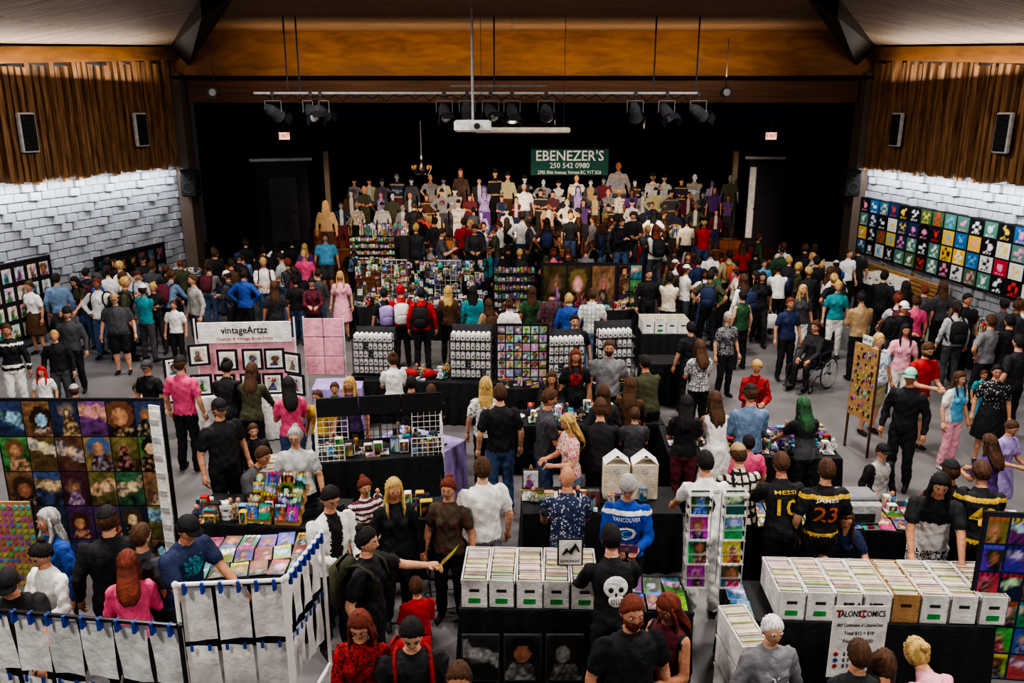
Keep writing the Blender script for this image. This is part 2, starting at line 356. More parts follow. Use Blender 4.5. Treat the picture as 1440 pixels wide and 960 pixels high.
    fold=np.sin(z*38+9*np.sin(x*11+1)+6*np.sin(y*13))*.6+np.sin(x*47+z*21+3*np.sin(y*19))*.5+np.sin((x+y)*31-z*53)*.4
    co=co+no*(cm*(.003+.0056*fold*(1.15 if lg!='k' else .8)))[:,None]
    hm=MB()
    for W,d,sx,ps in hands: hand(hm,W,d,sx,ps)
    BODY[key]=dict(V=co,F=fs,lab=lab,cen=cen,hm=hm,head=Tf((0,-.012,1.633)),lean=lean,Tf=Tf,rings=rings,sit=sit,hands=hands)
    return BODY[key]
def hand(mb,W,d,sx,ps):
    d=np.array(d); up=np.array([0,0,1.]) if abs(d[2])<.75 else np.array([sx*1.,0,0])
    nrm=up-d*np.dot(up,d); nrm/=np.linalg.norm(nrm)
    side=np.cross(d,nrm)
    thumb_side=side if np.dot(side,[-sx,0,0])+np.dot(side,[0,-1,0])*.6>0 else -side
    tube(mb,[W-d*.015,W+d*.02,W+d*.06,W+d*.095],[.026,.034,.038,.034],0,0,6)
    for i,(off,L) in enumerate([(.028,.072),(.010,.082),(-.009,.076),(-.027,.058)]):
        p=W+d*.085+thumb_side*off; pts=[p]; dd=d.copy()
        for k,fr in enumerate((.45,.32,.23)):
            a=.35 if ps in('stand','walk') else .6
            dd=dd*math.cos(a)-nrm*math.sin(a); dd/=np.linalg.norm(dd); pts.append(pts[-1]+dd*L*fr)
        tube(mb,pts,[.010,.0095,.0085,.006],0,0,5)
    p=W+d*.03+thumb_side*.028; q=p+(d*.6+thumb_side*.8)*.035; tube(mb,[p,q,q+(d*.9+thumb_side*.1-nrm*.3)*.032],[.013,.011,.008],0,0,5)
HEADS={}
def head(style,beard,gl):
    key=(style,beard,gl)
    if key in HEADS: return HEADS[key]
    mb=MB(); nu,nv=28,22; rr=random.Random(3)
    def hp(th,ph):
        dx,dy,dz=math.cos(ph)*math.sin(th),-math.cos(ph)*math.cos(th),math.sin(ph)
        x,y,z=.074*dx,.094*dy,.118*dz
        if dz<0:
            x*=1-.32*(-dz)**1.4
            if dy>0: y*=1-.4*(-dz)
        if dy<0:
            y-=.026*math.exp(-((dx/.14)**2+((dz+.13)/.16)**2))
            for s in(-1,1): y+=.011*math.exp(-(((dx-s*.38)/.17)**2+((dz-.07)/.09)**2))
            y-=.012*math.exp(-((dx/.25)**2+((dz+.8)/.16)**2)); y-=.006*math.exp(-((dz-.2)/.07)**2-(dx/.5)**2); y-=.006*math.exp(-((dx/.2)**2+((dz+.43)/.07)**2))
        return np.array([x,y,z]),(dx,dy,dz)
    V=[];D=[]
    for j in range(nv+1):
        for i in range(nu):
            p,d=hp(2*math.pi*i/nu,-math.pi/2+math.pi*j/nv); V.append(p);D.append(d)
    for j in range(nv):
        for i in range(nu):
            f=(j*nu+i,j*nu+(i+1)%nu,(j+1)*nu+(i+1)%nu,(j+1)*nu+i); c=np.mean([D[q] for q in f],axis=0)
            l=0
            if c[1]<-.5 and abs(c[0])<.26 and -.52<c[2]<-.36: l=6
            mb.f.append(list(f)); mb.c.append(l)
    mb.v.extend([tuple(p) for p in V])
    def part(fn,lab):
        q=MB(); fn(q); o=len(mb.v); mb.v.extend(q.v)
        for f in q.f: mb.f.append([i+o for i in f]); mb.c.append(lab)
    for s in(-1,1):
        part(lambda q:ell(q,(s*.031,-.078,.008),(.0135,.010,.008),0,0,8,6),7)
        part(lambda q:ell(q,(s*.031,-.0862,.008),(.0065,.004,.0065),0,0,6,5),8)
        part(lambda q:ell(q,(s*.076,.008,-.004),(.009,.020,.030),0,0,8,6),0)
        part(lambda q:tube(q,[(s*.016,-.093,.026),(s*.032,-.092,.031),(s*.048,-.080,.026)],.0045,0,0,4),9)
    def shell(tfun,thick,lab,ext=0):
        q=MB(); W=[];mk=[]
        for j in range(nv+1):
            for i in range(nu):
                th=2*math.pi*i/nu; a=min(th,2*math.pi-th); p,d=V[j*nu+i],D[j*nu+i]; m=max(0,min(1,tfun(a,d)));
                nz=1+.30*math.sin(9*th+4*j)+.35*(rr.random()-.3) if lab==9 else 1
                W.append(p+np.array(d)*(thick*m*nz-.006*(1-m))+np.array([0,0,ext*m*max(0,d[2])])); mk.append(m)
        q.v=[tuple(p) for p in W]
        for j in range(nv):
            for i in range(nu):
                f=(j*nu+i,j*nu+(i+1)%nu,(j+1)*nu+(i+1)%nu,(j+1)*nu+i)
                if max(mk[k] for k in f)>0: q.f.append(list(f))
        o=len(mb.v); mb.v.extend(q.v)
        for f in q.f: mb.f.append([i+o for i in f]); mb.c.append(lab)
    def hl(a):
        if a<.7: return .52-.1*a
        if a<1.5: return .45-(a-.7)/.8*.55
        return max(-.62,-.1-(a-1.5)*.9)
    if style!='bald': shell(lambda a,d:(d[2]-hl(a))/.12,.013 if style in('short','cap','beanie') else .017,9)
    if style in('long','pony','lcap','lbeanie'):
        if style!='pony':
            def mane(q):
                Vq=[];n=18; zs=[(.04,.080,.055,.03),(-.04,.088,.06,.035),(-.12,.094,.060,.045),(-.20,.104,.052,.060),(-.28,.098,.042,.075),(-.33,.08,.026,.082),(-.37,.05,.012,.085)]
                for z,rx,ry,yo in zs:
                    for k in range(n):
                        t=2*math.pi*k/n; e=1+.10*math.sin(6*t+z*14)+.05*math.sin(11*t); Vq.append((rx*e*math.cos(t),yo+ry*e*math.sin(t),z+.015*math.sin(5*t) if z<-.3 else z))
                Fq=[tuple(range(n)),tuple(range((len(zs)-1)*n,len(zs)*n))]
                for j in range(len(zs)-1):
                    for k in range(n): Fq.append((j*n+k,j*n+(k+1)%n,(j+1)*n+(k+1)%n,(j+1)*n+k))
                q.add(Vq,Fq,0)
                for s in(-1,1): tube(q,[(s*.066,-.03,.06),(s*.080,-.035,-.03),(s*.084,-.04,-.12),(s*.09,-.085,-.20),(s*.08,-.10,-.29)],[.015,.02,.02,.018,.006],0,0,6)
            part(mane,9)
        else: part(lambda q:tube(q,[(0,.09,.05),(0,.13,.04),(0,.145,-.05),(0,.13,-.17)],[.015,.03,.032,.01],0,0,7),9)
    if style=='bun': part(lambda q:ell(q,(0,.07,.11),(.04,.04,.04),0),9)
    if style in('cap','lcap'):
        shell(lambda a,d:(d[2]-.28)/.05,.018,10)
        def brim(q):
            Vq=[];n=9
            for r_,zo in((.0,0),(1,0)):
                for lay in(0,.006):
                    for k in range(n):
                        t=-1.05+2.1*k/(n-1); Vq.append((.083*math.sin(t)*(1+.05*r_),-.080*math.cos(t)-r_*.075*math.cos(t*.9),.047-lay-r_*.014-.012*(t*t)))
            Fq=[]
            for k in range(n-1): Fq+= [(k,k+1,2*n+k+1,2*n+k),(n+k,3*n+k,3*n+k+1,n+k+1),(2*n+k,2*n+k+1,3*n+k+1,3*n+k)]
            q.add(Vq,Fq,0)
        part(brim,11)
    if style in('beanie','lbeanie'): shell(lambda a,d:(d[2]-.18)/.05,.022,10,.02)
    if beard: shell(lambda a,d:min((-.22-d[2])/.1,(1.55-a)/.3) if not(abs(d[0])<.2 and -.5<d[2]<-.38) else 0,.016,9)
    if gl:
        for s in(-1,1):
            part(lambda q:ring(q,(s*.032,-.099,.006),.021,.0025,(0,1,0),0,0,10),12); part(lambda q:wire(q,(s*.053,-.096,.01),(s*.08,0,.012),.002,0),12)
        part(lambda q:wire(q,(-.011,-.101,.01),(.011,-.101,.01),.002,0),12)
    mb.var=[]
    for f,l in zip(mb.f,mb.c):
        c=np.mean([mb.v[i] for i in f],axis=0); an=math.atan2(c[0],c[1]-.01); mb.var.append((.8+.6*max(0,math.sin(an*19+3*math.sin(c[2]*25)))) if l==9 else 1.0)
    HEADS[key]=mb; return mb
placed=[]; TABS=[]
SPL=.25; SPR=.12
def xwl(y): return -9.5-SPL*(24-y)
def xwr(y): return 10.1+SPR*(24-y)
def in_table(x,y,mg):
    for (ox,oy,rz,L,d) in TABS:
        dx,dy=x-ox,y-oy; lx=dx*math.cos(rz)+dy*math.sin(rz); ly=-dx*math.sin(rz)+dy*math.cos(rz)
        if -mg<lx<L+mg and -mg<ly<d+mg: return (ox,oy,rz,L,d,lx,ly)
    return None
def person(u,v,h,face,sex,top,bot,hair,style,pose,name=None,w=1.0,sl='s',lg='l',pat=None,bp=None,beard=0,gl=0,hat='k',hp=None,hy=0,z=0.,skin=None,txt=None,shoe='k',pos=None,flat=None,push=True,hold=None,filler=False,bpat=None,**_):
    s=h/1.75; child=h<1.42; hs=s*(1.0 if not child else 1.0+ (1.42-h)*.55)
    sx_='m' if sex=='c' else sex
    g0=at_z(u,v,z+1.6) if pos is None else np.array(pos)
    dist=g0[1]; vox=.015 if dist<8.2 else (.020 if dist<14 else .027)
    if flat: vox=.027
    w=round(w,2); B=body(pose,sx_,w,sl,lg,vox)
    hd=B['head']*s; ht=hd[2]+.125*hs
    if hp is None: hp={'browse':.35,'bent':-.1,'hold':.4,'sitlean':.3,'phone':.35}.get(pose,.05)
    rz=math.radians(face); c_,s_=math.cos(rz),math.sin(rz)
    if pos is None:
        P=at_z(u,v,z+ht); off=np.array([c_*hd[0]-s_*hd[1],s_*hd[0]+c_*hd[1]]); x,y=P[0]-off[0],P[1]-off[1]
        if filler:
            if in_table(x,y,.22) or (z<.5 and y>23.9): return None
            for q in placed:
                if abs(q[2]-z)<.5 and math.hypot(q[0]-x,q[1]-y)<.46: return None
            if x<xwl(y)+1.0 or x>xwr(y)-.7: return None
        elif push and z<.5:
            t=in_table(x,y,.20)
            if t:
                ox,oy,r2,L,d,lx,ly=t; ny=-.2 if ly<d/2 else d+.2
                x=ox+lx*math.cos(r2)-ny*math.sin(r2); y=oy+lx*math.sin(r2)+ny*math.cos(r2)
            for q in placed:
                dd=math.hypot(q[0]-x,q[1]-y)
                if abs(q[2]-z)<.5 and dd<.34:
                    if dd<1e-3: x+=.1; dd=.1
                    x=q[0]+(x-q[0])*.36/dd; y=q[1]+(y-q[1])*.36/dd
    else: x,y=pos[0],pos[1]
    placed.append((x,y,z))
    col=lambda k: C[k] if isinstance(k,str) else k
    sk=C[skin] if skin else mix(lin('b98062'),lin('d6a385'),R.random())
    if skin is None and filler and R.random()<.12: sk=lin('8a5b42')
    pal={0:sk,1:col(top),2:col(bot),3:col(shoe),6:mix(sk,(.35,.05,.05),.5),7:(.7,.7,.68),8:(.02,.015,.01),9:col(hair),10:col(hat),11:mix(col(hat),(0,0,0),.3),12:(.01,.01,.01)}
    mb=MB(); V=B['V']*s; mb.v=V.tolist(); mb.f=[list(f) for f in B['F']]
    cols=[pal[l] for l in B['lab']]
    pr=random.Random(int(u*7+v))
    for (P_,lb) in ((pat,1),(bpat,2)):
        if not P_: continue
        ty,c2=P_; c2=col(c2); cen=B['cen']
        for i,l in enumerate(B['lab']):
            if l!=lb: continue
            X,Y,Z=cen[i]
            if ty=='plaid' and (math.sin(X*75)>.45 or math.sin(Z*75)>.45): cols[i]=c2
            elif ty=='stripe' and math.sin(Z*90)>0: cols[i]=c2
            elif ty=='floral' and pr.random()<.3: cols[i]=c2
            elif ty=='dots' and pr.random()<.12: cols[i]=c2
            elif ty=='low' and Z<1.2: cols[i]=c2
            elif ty=='front' and abs(X)<.06 and Y<-.03: cols[i]=c2
            elif ty=='logo' and abs(X)<.09 and Y<-.04 and 1.18<Z<1.36: cols[i]=c2 if pr.random()<.65 else cols[i]
            elif ty=='side' and abs(X)>.13: cols[i]=c2
            elif ty=='bands' and (.96<Z<1.0 or 1.36<Z<1.4): cols[i]=c2
    for f,cc in zip(mb.f,cols): mb.c.extend([cc]*len(f)); mb.m.append(0)
    o=len(mb.v); mb.v.extend([(p[0]*s,p[1]*s,p[2]*s) for p in B['hm'].v])
    for f in B['hm'].f: mb.f.append([i+o for i in f]); mb.c.extend([sk]*len(f)); mb.m.append(0)
    Hm=head(style,beard,gl); o=len(mb.v); Rx=Matrix.Rotation(hp,3,'X'); Rz_=Matrix.Rotation(hy,3,'Z'); RR=np.array(Rz_@Rx); HV=np.array(Hm.v)*hs@RR.T+hd; mb.v.extend(HV.tolist())
    for f,l,vv in zip(Hm.f,Hm.c,Hm.var):
        mb.f.append([i+o for i in f]); cc=pal[l]
        if l==9: cc=tuple(min(1,q*vv) for q in cc)
        mb.c.extend([cc]*len(f)); mb.m.append(0)
    Tf=B['Tf']
    def surf(side,X,Z):
        rg=B['rings']
        for a,b in zip(rg,rg[1:]):
            if a[0]<=Z<=b[0]:
                t=(Z-a[0])/(b[0]-a[0]); hw,hd_,yo=[a[k]*(1-t)+b[k]*t for k in(1,2,3)]; q=max(0.05,1-(X/hw)**2); return yo+side*(hd_*math.sqrt(q)+.014)
        return side*.12
    if txt:
        side=1 if txt[0]=='back' else -1
        for (tx,Z,hh,cc,wd) in txt[1]:
            text(mb,tx,(0,0,Z),(-side,0,0),(0,0,1),hh,col(cc),0,wd,proj=lambda p:Tf((p[0],surf(side,p[0],p[2]),p[2]))*s)
    if bp:
        q=MB(); bc=col(bp)
        bbox(q,(0,.235,1.2),(.30,.17,.44),bc,0,.05); bbox(q,(0,.335,1.1),(.22,.07,.2),mix(bc,(0,0,0),.3),0,.025)
        for sx in(-1,1): tube(q,[(sx*.1,.15,1.40),(sx*.12,.03,1.455),(sx*.125,-.10,1.40),(sx*.13,-.135,1.28),(sx*.17,-.08,1.12),(sx*.16,.14,1.03)],.018,mix(bc,(0,0,0),.4),0,5)
        q.v=[tuple(Tf(p)*s) for p in q.v]; o=len(mb.v); mb.v.extend(q.v)
        for f in q.f: mb.f.append([i+o for i in f])
        mb.c.extend(q.c); mb.m.extend(q.m)
    if hold:
        Wp=(np.array(B['hands'][0][0])+np.array(B['hands'][1][0]))/2*s
        if pose in('phone','up'): Wp=np.array(B['hands'][0][0])*s
        if pose=='reach': Wp=np.array(B['hands'][1][0])*s
        if hold=='comic': cover(mb,Wp+[-.1,-.10,.015],(.2,0,0),(0,-.16,.18),int(u),'comic',6,8)
        elif hold=='phone': bbox(mb,Wp+[0,-.12,.03],(.075,.015,.15),(.01,.01,.01),1,.005)
        elif hold=='bag':
            Wq=np.array(B['hands'][1][0])*s; bbox(mb,Wq+[0.02,-.02,-.33],(.30,.12,.34),C['w'],0,.03); wire(mb,Wq+[0,0,-.06],Wq+[.1,0,-.18],.006,C['w']); wire(mb,Wq+[0,0,-.06],Wq+[-.08,0,-.18],.006,C['w'])
    if flat:
        mb.v=[(p[0],p[1]*flat,p[2]) for p in mb.v]; box(mb,(0,.0,.01),(.5,.3,.02),(.2,.15,.1)); wire(mb,(0,.12,.02),(0,.02,.9),.012,(.2,.15,.1))
    nm=name or {'m':'man','f':'woman','c':'child'}[sex]
    return obj(nm,mb,(x,y,z),rz,True)
def parse(line):
    t=line.split(); kw={}
    for e in t[10:]:
        if '=' in e:
            k,v=e.split('=',1)
            if k in('w','hp','hy','z'): v=float(v)
            if k in('pat','bpat'): v=tuple(v.split(':'))
            kw[k]=v
        else: kw[e]=1
    return (float(t[0]),float(t[1]),float(t[2]),float(t[3]),t[4],t[5],t[6],t[7],t[8],t[9]),kw
# ---------------------------------------------------------------- ROOM
YF=24.0; ZB=3.64; XL0,XR0=-9.5,10.1
def simple(name,V,Fs,mat):
    me=bpy.data.meshes.new(name); me.from_pydata(V,[],Fs); me.materials.append(mat); o=bpy.data.objects.new(name,me); bpy.context.scene.collection.objects.link(o); return o
def sbox(name,a,b,mat):
    mb=MB(); box(mb,[(a[i]+b[i])/2 for i in range(3)],[abs(b[i]-a[i]) for i in range(3)],(1,1,1)); return obj(name,mb,mats=[mat])
def splay(o,sg):
    a=-math.atan(SPL) if sg>0 else math.atan(SPR); p=Vector((XL0 if sg>0 else XR0,YF,0)); l=Vector(o.location)-p
    c,s=math.cos(a),math.sin(a); o.location=(p.x+l.x*c-l.y*s,p.y+l.x*s+l.y*c,l.z); o.rotation_euler[2]+=a; return o
sbox('floor',(-17,-3,-.1),(14.5,34,0),M_floor)
for nm,X,sg in(('wall_left',XL0,1),('wall_right',XR0,-1)):
    mb=MB()
    box(mb,(X-sg*.15,10.3,3.6),(.2,27.4,7.4),(1,1,1))
    r=0; z=.02
    while z<ZB+.1:
        y=-2.4+(.2 if r%2 else 0)
        while y<23.9:
            k=(int(round(y/.4))+r//2*1)%3; g=.11 if k==0 else .02
            dp=.12 if k==0 else .05
            if y>11: box(mb,(X-sg*(.05-dp/2),y+.2-g/2,z+.1),(dp,.4-g,.17),(1,1,1))
            y+=.4
        z+=.2; r+=1
    splay(obj(nm,mb,mats=[M_block]),sg)
    def ztop(y): return 6.05+(max(y,14)-17.5)*.072
    mb=MB(); y=8.0; rr=random.Random(5 if sg>0 else 6)
    while y<23.75:
        wd=rr.uniform(.09,.15); dp=rr.choice([.05,.1,.17]); zb=ZB+rr.uniform(-.06,.08); zt=ztop(y)+rr.uniform(-.05,.08)
        box(mb,(X+sg*(.12+dp/2),y+wd/2,(zb+zt)/2),(dp,wd,zt-zb),(1,1,1)); y+=wd+rr.uniform(.05,.12)
    box(mb,(X+sg*.08,15.9,4.85),(.04,15.8,2.2),(1,1,1))
    splay(obj('slat_wall_panel',mb,mats=[MW_slat]),sg)
    V=[(X,-3,5.9),(X,14,5.85),(X,YF,6.56),(X,YF,6.9),(X,14,6.2),(X,-3,6.2)]; V2=[(p[0]+sg*.3,p[1],p[2]) for p in V]
    splay(simple('trim_1' if sg>0 else 'trim_2',V+V2,[(0,1,4,5),(1,2,3,4),(6,7,10,11),(7,8,9,10),(5,4,10,11),(4,3,9,10),(0,1,7,6),(1,2,8,7)],MW_ply),sg)
    xf=xwl if sg>0 else xwr
    xi=-6.1 if sg>0 else 6.4; xb=-9.1 if sg>0 else 9.6
    simple('ceiling_side',[(X,YF,6.9),(xf(14),14,6.2),(xf(-3),-3,6.2),(xi,-3,7.3),(xi,17.5,7.3)],[(0,1,4),(1,2,3,4)],MW_ceil)
    simple('ceiling_hip_beam',[(X,YF,6.85),(xb,YF,7.3),(xi,17.2,7.35),(xi+sg*.0,17.2,6.95),(X+sg*.5,YF,6.4),(xi+sg*.7,17.2,7.35)],[(0,2,3,4),(4,3,5,1),(0,1,5,2)],MW_beam)
simple('ceiling',[(-6.1,-3,7.3),(6.4,-3,7.3),(6.4,17.5,7.3),(9.6,YF,7.3),(-9.1,YF,7.3),(-6.1,17.5,7.3)],[(0,1,2,5),(5,2,3,4)],MW_ceil2)
sbox('wall_back',(-17,-3.1,0),(14.5,-3,7.5),M_block)
sbox('proscenium_fascia',(XL0,23.9,6.14),(XR0,24.2,7.4),MW_ply)
mbf=MB(); box(mbf,(.3,23.75,6.08),(19.3,.3,.09),(1,1,1)); obj('trim_3',mbf,mats=[M_blk])
sbox('proscenium_header',(-9.1,23.95,5.42),(9.7,24.25,6.05),MW_band)
for X0,X1 in((XL0,-9.15),(9.75,XR0)): sbox('proscenium_column',(X0,23.6,0),(X1,24.2,6.2),M_block2)
def curtain(name,x0,x1,y,z0,z1,mat,amp=.08,per=.35):
    n=int(abs(x1-x0)/per*6)+2; V=[]
    for z in(z0,z1):
        for i in range(n):
            t=x0+(x1-x0)*i/(n-1); V.append((t,y+amp*math.sin(2*math.pi*i/6),z))
    return simple(name,V,[(i,i+1,n+i+1,n+i) for i in range(n-1)],mat)
curtain('stage_valance',-9.15,9.75,24.5,4.92,5.6,M_navy,.1,.3)
curtain('stage_curtain',-9.2,-7.9,24.6,0.72,5.5,M_blk); curtain('stage_curtain',8.05,9.8,24.6,0.72,5.5,M_blk)
curtain('stage_back_curtain',-10,10.5,32,.72,7.2,M_blk,.1,.4)
sbox('wall_stage_left',(-9.3,24.9,.7),(-9.2,31.9,7),M_blk); sbox('wall_stage_right',(10.0,24.9,.7),(10.1,31.9,7),M_blk)
simple('ceiling_stage',[(-10,24.2,7.3),(XR0,24.2,7.3),(XR0,32.2,7.3),(-10,32.2,7.3)],[(0,1,2,3)],M_blk)
sbox('stage_floor',(-9.1,24.25,0),(9.7,32.1,.7),MW_stage)
sbox('stage_riser',(-7,27.7,.7),(7.8,28.9,.97),MW_stage); sbox('stage_riser',(-7,28.9,.7),(7.8,30.4,1.22),MW_stage)
for (u,side) in((460,-1),(1033,1)):
    p=at_y(u,250,30.9); sbox('wood_post',(p[0]-.09,30.85,.7),(p[0]+.09,31.05,3.8),MW_ceil)
mb=MB(); bbox(mb,(0,0,1.5),(1.7,.08,3.0),C['dk'],0,.02); bbox(mb,(0,-.06,3.0),(2.0,.1,.10),C['lg'],0,.02); bbox(mb,(.0,-.05,1.4),(.9,.04,2.1),C['dg'],0,.02); ell(mb,(.35,-.1,1.3),(.04,.04,.04),C['g'],2)
p=at_y(400,300,27); obj('door_1',mb,(p[0],27,.7),math.radians(25))
mb=MB(); bbox(mb,(0,0,1.5),(1.7,.08,3.0),C['dk'],0,.02); bbox(mb,(0,-.06,3.0),(2.0,.1,.10),C['lg'],0,.02); bbox(mb,(-.7,-.06,1.5),(.22,.04,2.4),C['w'],0,.02); ell(mb,(-.6,-.1,1.3),(.03,.03,.03),C['g'],2)  # white strip paints the lit door slit into the colour
p=at_y(1085,300,28); obj('door_2',mb,(p[0],28,.7),math.radians(-18))
for u in(401,1083):
    p=at_y(u,191,24.9); mb=MB(); box(mb,(0,0,0),(.30,.08,.2),lin('e8b0a0'),4); text(mb,'EXIT',(0,-.045,0),(1,0,0),(0,0,1),.12,lin('c01010'),0); box(mb,(0,0,.3),(.03,.03,.5),C['dg']); obj('exit_sign',mb,(p[0],24.8,p[2]))
for X,ys,sg in((XL0,(22.0,18.3),1),(XR0,(22.0,18.0),-1)):
    for yy in ys:
        mb=MB(); bbox(mb,(0,0,0),(.10,.46,.85),C['lg'],0,.02); bbox(mb,(sg*.035,0,0),(.06,.38,.77),C['k'],0,.01)
        for k in range(8): box(mb,(sg*.067,0,-.3+k*.085),(.008,.34,.02),C['dk'])
        splay(obj('wall_speaker',mb,(X+sg*.34,yy,4.72)),sg)
for u in(268,1196):
    p=at_y(u,257,23.35); mb=MB(); bbox(mb,(0,0,0),(.45,.4,.75),C['k'],0,.04); ring(mb,(0,-.21,-.12),.14,.012,(0,1,0),C['dg'],0); ring(mb,(0,-.21,.2),.07,.01,(0,1,0),C['dg'],0); obj('pa_speaker',mb,(p[0],23.35,p[2]))
# lighting pipe
mb=MB(); PY=20.0; pz=at_y(700,131,PY)[2]; xa,xb_=at_y(357,131,PY)[0],at_y(985,131,PY)[0]
cyl(mb,(xa,PY,pz),(xb_,PY,pz),.03,.03,C['lg'],0,8); cyl(mb,(at_y(630,0,PY)[0],PY,pz+.16),(at_y(770,0,PY)[0],PY,pz+.16),.022,.022,C['g'],0,6)
for u in(403,420,665,695,920,980):
    x=at_y(u,100,PY)[0]; cyl(mb,(x,PY,pz),(x,PY,7.28),.02,.02,C['dg'],0,5)
for k in range(30): tube(mb,[(xa+.2+k*.34,PY+.03,pz-.03),(xa+.37+k*.34,PY+.03,pz-.10-.04*(k%3)),(xa+.54+k*.34,PY+.03,pz-.03)],.012,C['k'],0,4)
obj('lighting_pipe',mb)
def spot(u,v,tilt,yaw,nm='stage_spotlight',sc=1.35):
    mb=MB(); tube(mb,[(0,-.16,0),(0,-.1,0),(0,.08,0),(0,.18,0)],[.125,.11,.10,.06],C['dg'],0,12); ell(mb,(0,-.15,0),(.10,.02,.10),C['w'],1,10,5)
    for s in(-1,1): box(mb,(s*.14,-.24,0),(.01,.14,.17),C['dk'])
    box(mb,(0,-.24,.12),(.2,.14,.01),C['dk']); mb.xf(0,Matrix.Rotation(yaw,4,'Z')@Matrix.Rotation(tilt,4,'X'))
    for s in(-1,1): box(mb,(s*.14,0,.09),(.012,.03,.2),C['g'])
    box(mb,(0,0,.19),(.29,.03,.012),C['g']); cyl(mb,(0,0,.19),(0,0,.3),.015,.015,C['dg'],0,6); bbox(mb,(0,0,.30),(.06,.07,.08),C['dg'],0,.01)
    mb.xf(0,Matrix.Scale(sc,4)); p=at_y(u,v,PY); return obj(nm,mb,(p[0],PY,pz-.30*sc-.02))
for u,v,t,yw in((385,160,.5,2.6),(437,140,.6,.6),(452,160,.4,2.9),(625,158,.7,.3),(657,140,.9,3.0),(690,150,.6,.5),(720,150,.8,.2),(768,133,.5,3.0),(893,155,.8,2.8),(937,158,.7,.4),(983,130,.5,2.2)): spot(u,v,t,yw)
for u in(302,1020):
    mb=MB(); p=at_y(u,130,22.5); tube(mb,[(0,-.18,0),(0,.1,0),(0,.18,0)],[.15,.12,.05],C['dg'],0,12); ell(mb,(0,-.17,0),(.11,.02,.11),C['lg'],1); cyl(mb,(0,0,.1),(0,0,7.0-p[2]),.015,.015,C['dg'],0,5); obj('stage_spotlight',mb,(p[0],22.5,p[2]))
p=at_y(665,177,18.5); mb=MB(); bbox(mb,(0,0,0),(.8,.5,.25),C['w'],0,.04); cyl(mb,(.1,-.25,0),(.1,-.33,0),.07,.06,C['dk'],1,12); cyl(mb,(0,0,.1),(0,0,7.28-p[2]),.03,.03,C['lg'],0,6); obj('ceiling_projector',mb,(p[0],18.5,p[2]))
p=at_y(735,183,19.5); mb=MB(); bbox(mb,(0,0,0),(2.2,.14,.13),C['cr'],0,.03)
for s in(-1,1): wire(mb,(s*.95,0,.05),(s*.95,0,7.28-p[2]),.006,C['dg'])
obj('projection_screen_housing',mb,(p[0],19.5,p[2]))
p=at_y(593,238,27); mb=MB(); cyl(mb,(0,0,0),(0,0,7.28-p[2]),.02,.02,C['g'],0,5); ell(mb,(0,0,0),(.12,.12,.22),C['g'],2); ell(mb,(0,0,.35),(.07,.07,.14),C['g'],2)
for k in range(8):
    a=k*math.pi/4; tube(mb,[(0,0,-.1),(.2*math.cos(a),.2*math.sin(a),-.18),(.3*math.cos(a),.3*math.sin(a),0)],.018,C['g'],2,5); ell(mb,(.3*math.cos(a),.3*math.sin(a),.06),(.035,.035,.08),lin('b08050'),0,6,4)
obj('chandelier',mb,(p[0],27,p[2]))
p=at_y(801,228,31.6); mb=MB(); bbox(mb,(0,0,0),(2.95,.03,.98),lin('1d5249'),0,.01)
text(mb,"EBENEZER'S",(0,-.02,.22),(1,0,0),(0,0,1),.38,C['w'],0,2.55); text(mb,'250 542 0980',(0,-.02,-.13),(1,0,0),(0,0,1),.2,C['w'],0,1.5); text(mb,'2705 30th Avenue, Vernon BC, V1T 2C6',(0,-.02,-.38),(1,0,0),(0,0,1),.13,C['w'],0,2.4)
for s in(-1,1): wire(mb,(s*1.4,0,.45),(s*1.4,0,3.8),.008,C['dg'])
obj('shop_banner',mb,(p[0],31.6,p[2])); BNX,BNZ=p[0],p[2]
# ---------------------------------------------------------------- tables
def table(u1,v1,u2,v2,d,col='k',h=.75,name='draped_table'):
    A=at_z(u1,v1,h); B=at_z(u2,v2,h); L=math.hypot(B[0]-A[0],B[1]-A[1]); rz=math.atan2(B[1]-A[1],B[0]-A[0])
    mb=MB(); per=[]; n=int(L/.06); m=int(d/.06)
    for i in range(n): per.append((L*i/n,0,0,-1))
    for i in range(m): per.append((L,d*i/m,1,0))
    for i in range(n): per.append((L-L*i/n,d,0,1))
    for i in range(m): per.append((0,d-d*i/m,-1,0))
    N=len(per); V=[]
    for z,am in((h,0),(h-.03,.004),(h*.5,.018),(.02,.03)):
        for k,(x,y,nx,ny) in enumerate(per):
            o=am*(1+math.sin(k*1.9)); V.append((x+nx*o,y+ny*o,z))
    Fs=[tuple(range(N))]
    for j in range(3):
        for k in range(N): Fs.append((j*N+(k+1)%N,j*N+k,(j+1)*N+k,(j+1)*N+(k+1)%N))
    mb.add(V,Fs,C[col]); obj(name,mb,A*[1,1,0],rz); t=(A[0],A[1],rz,L,d,h); TABS.append(t[:5]); return t
def on(t,name,mb,smooth=False): return obj(name,mb,(t[0],t[1],0),t[2],smooth)
def pt(t,x,y): return (t[0]+x*math.cos(t[2])-y*math.sin(t[2]),t[1]+x*math.sin(t[2])+y*math.cos(t[2]))
cnt=[0]
def comics(t,x0,x1,y0,y1,style='comic',name='comic_books',w=.17,h=.26,den=1.0,res=(7,9)):
    mb=MB(); y=y0
    while y+h*.9<=y1+.02:
        x=x0
        while x+w<=x1+.01:
            if R.random()<den:
                cnt[0]+=1; a=R.uniform(-.12,.12); zz=t[5]+.012+R.random()*.02; i0=len(mb.v)
                box(mb,(0,0,-.006),(w,h,.01),C['w']); cover(mb,(-w/2,-h/2,.001),(w,0,0),(0,h,0),cnt[0],style,*res)
                mb.xf(i0,Matrix.Translation((x+w/2,y+h/2,zz))@Matrix.Rotation(a,4,'Z'))
            x+=w+.02
        y+=h+.015
    return on(t,name,mb)
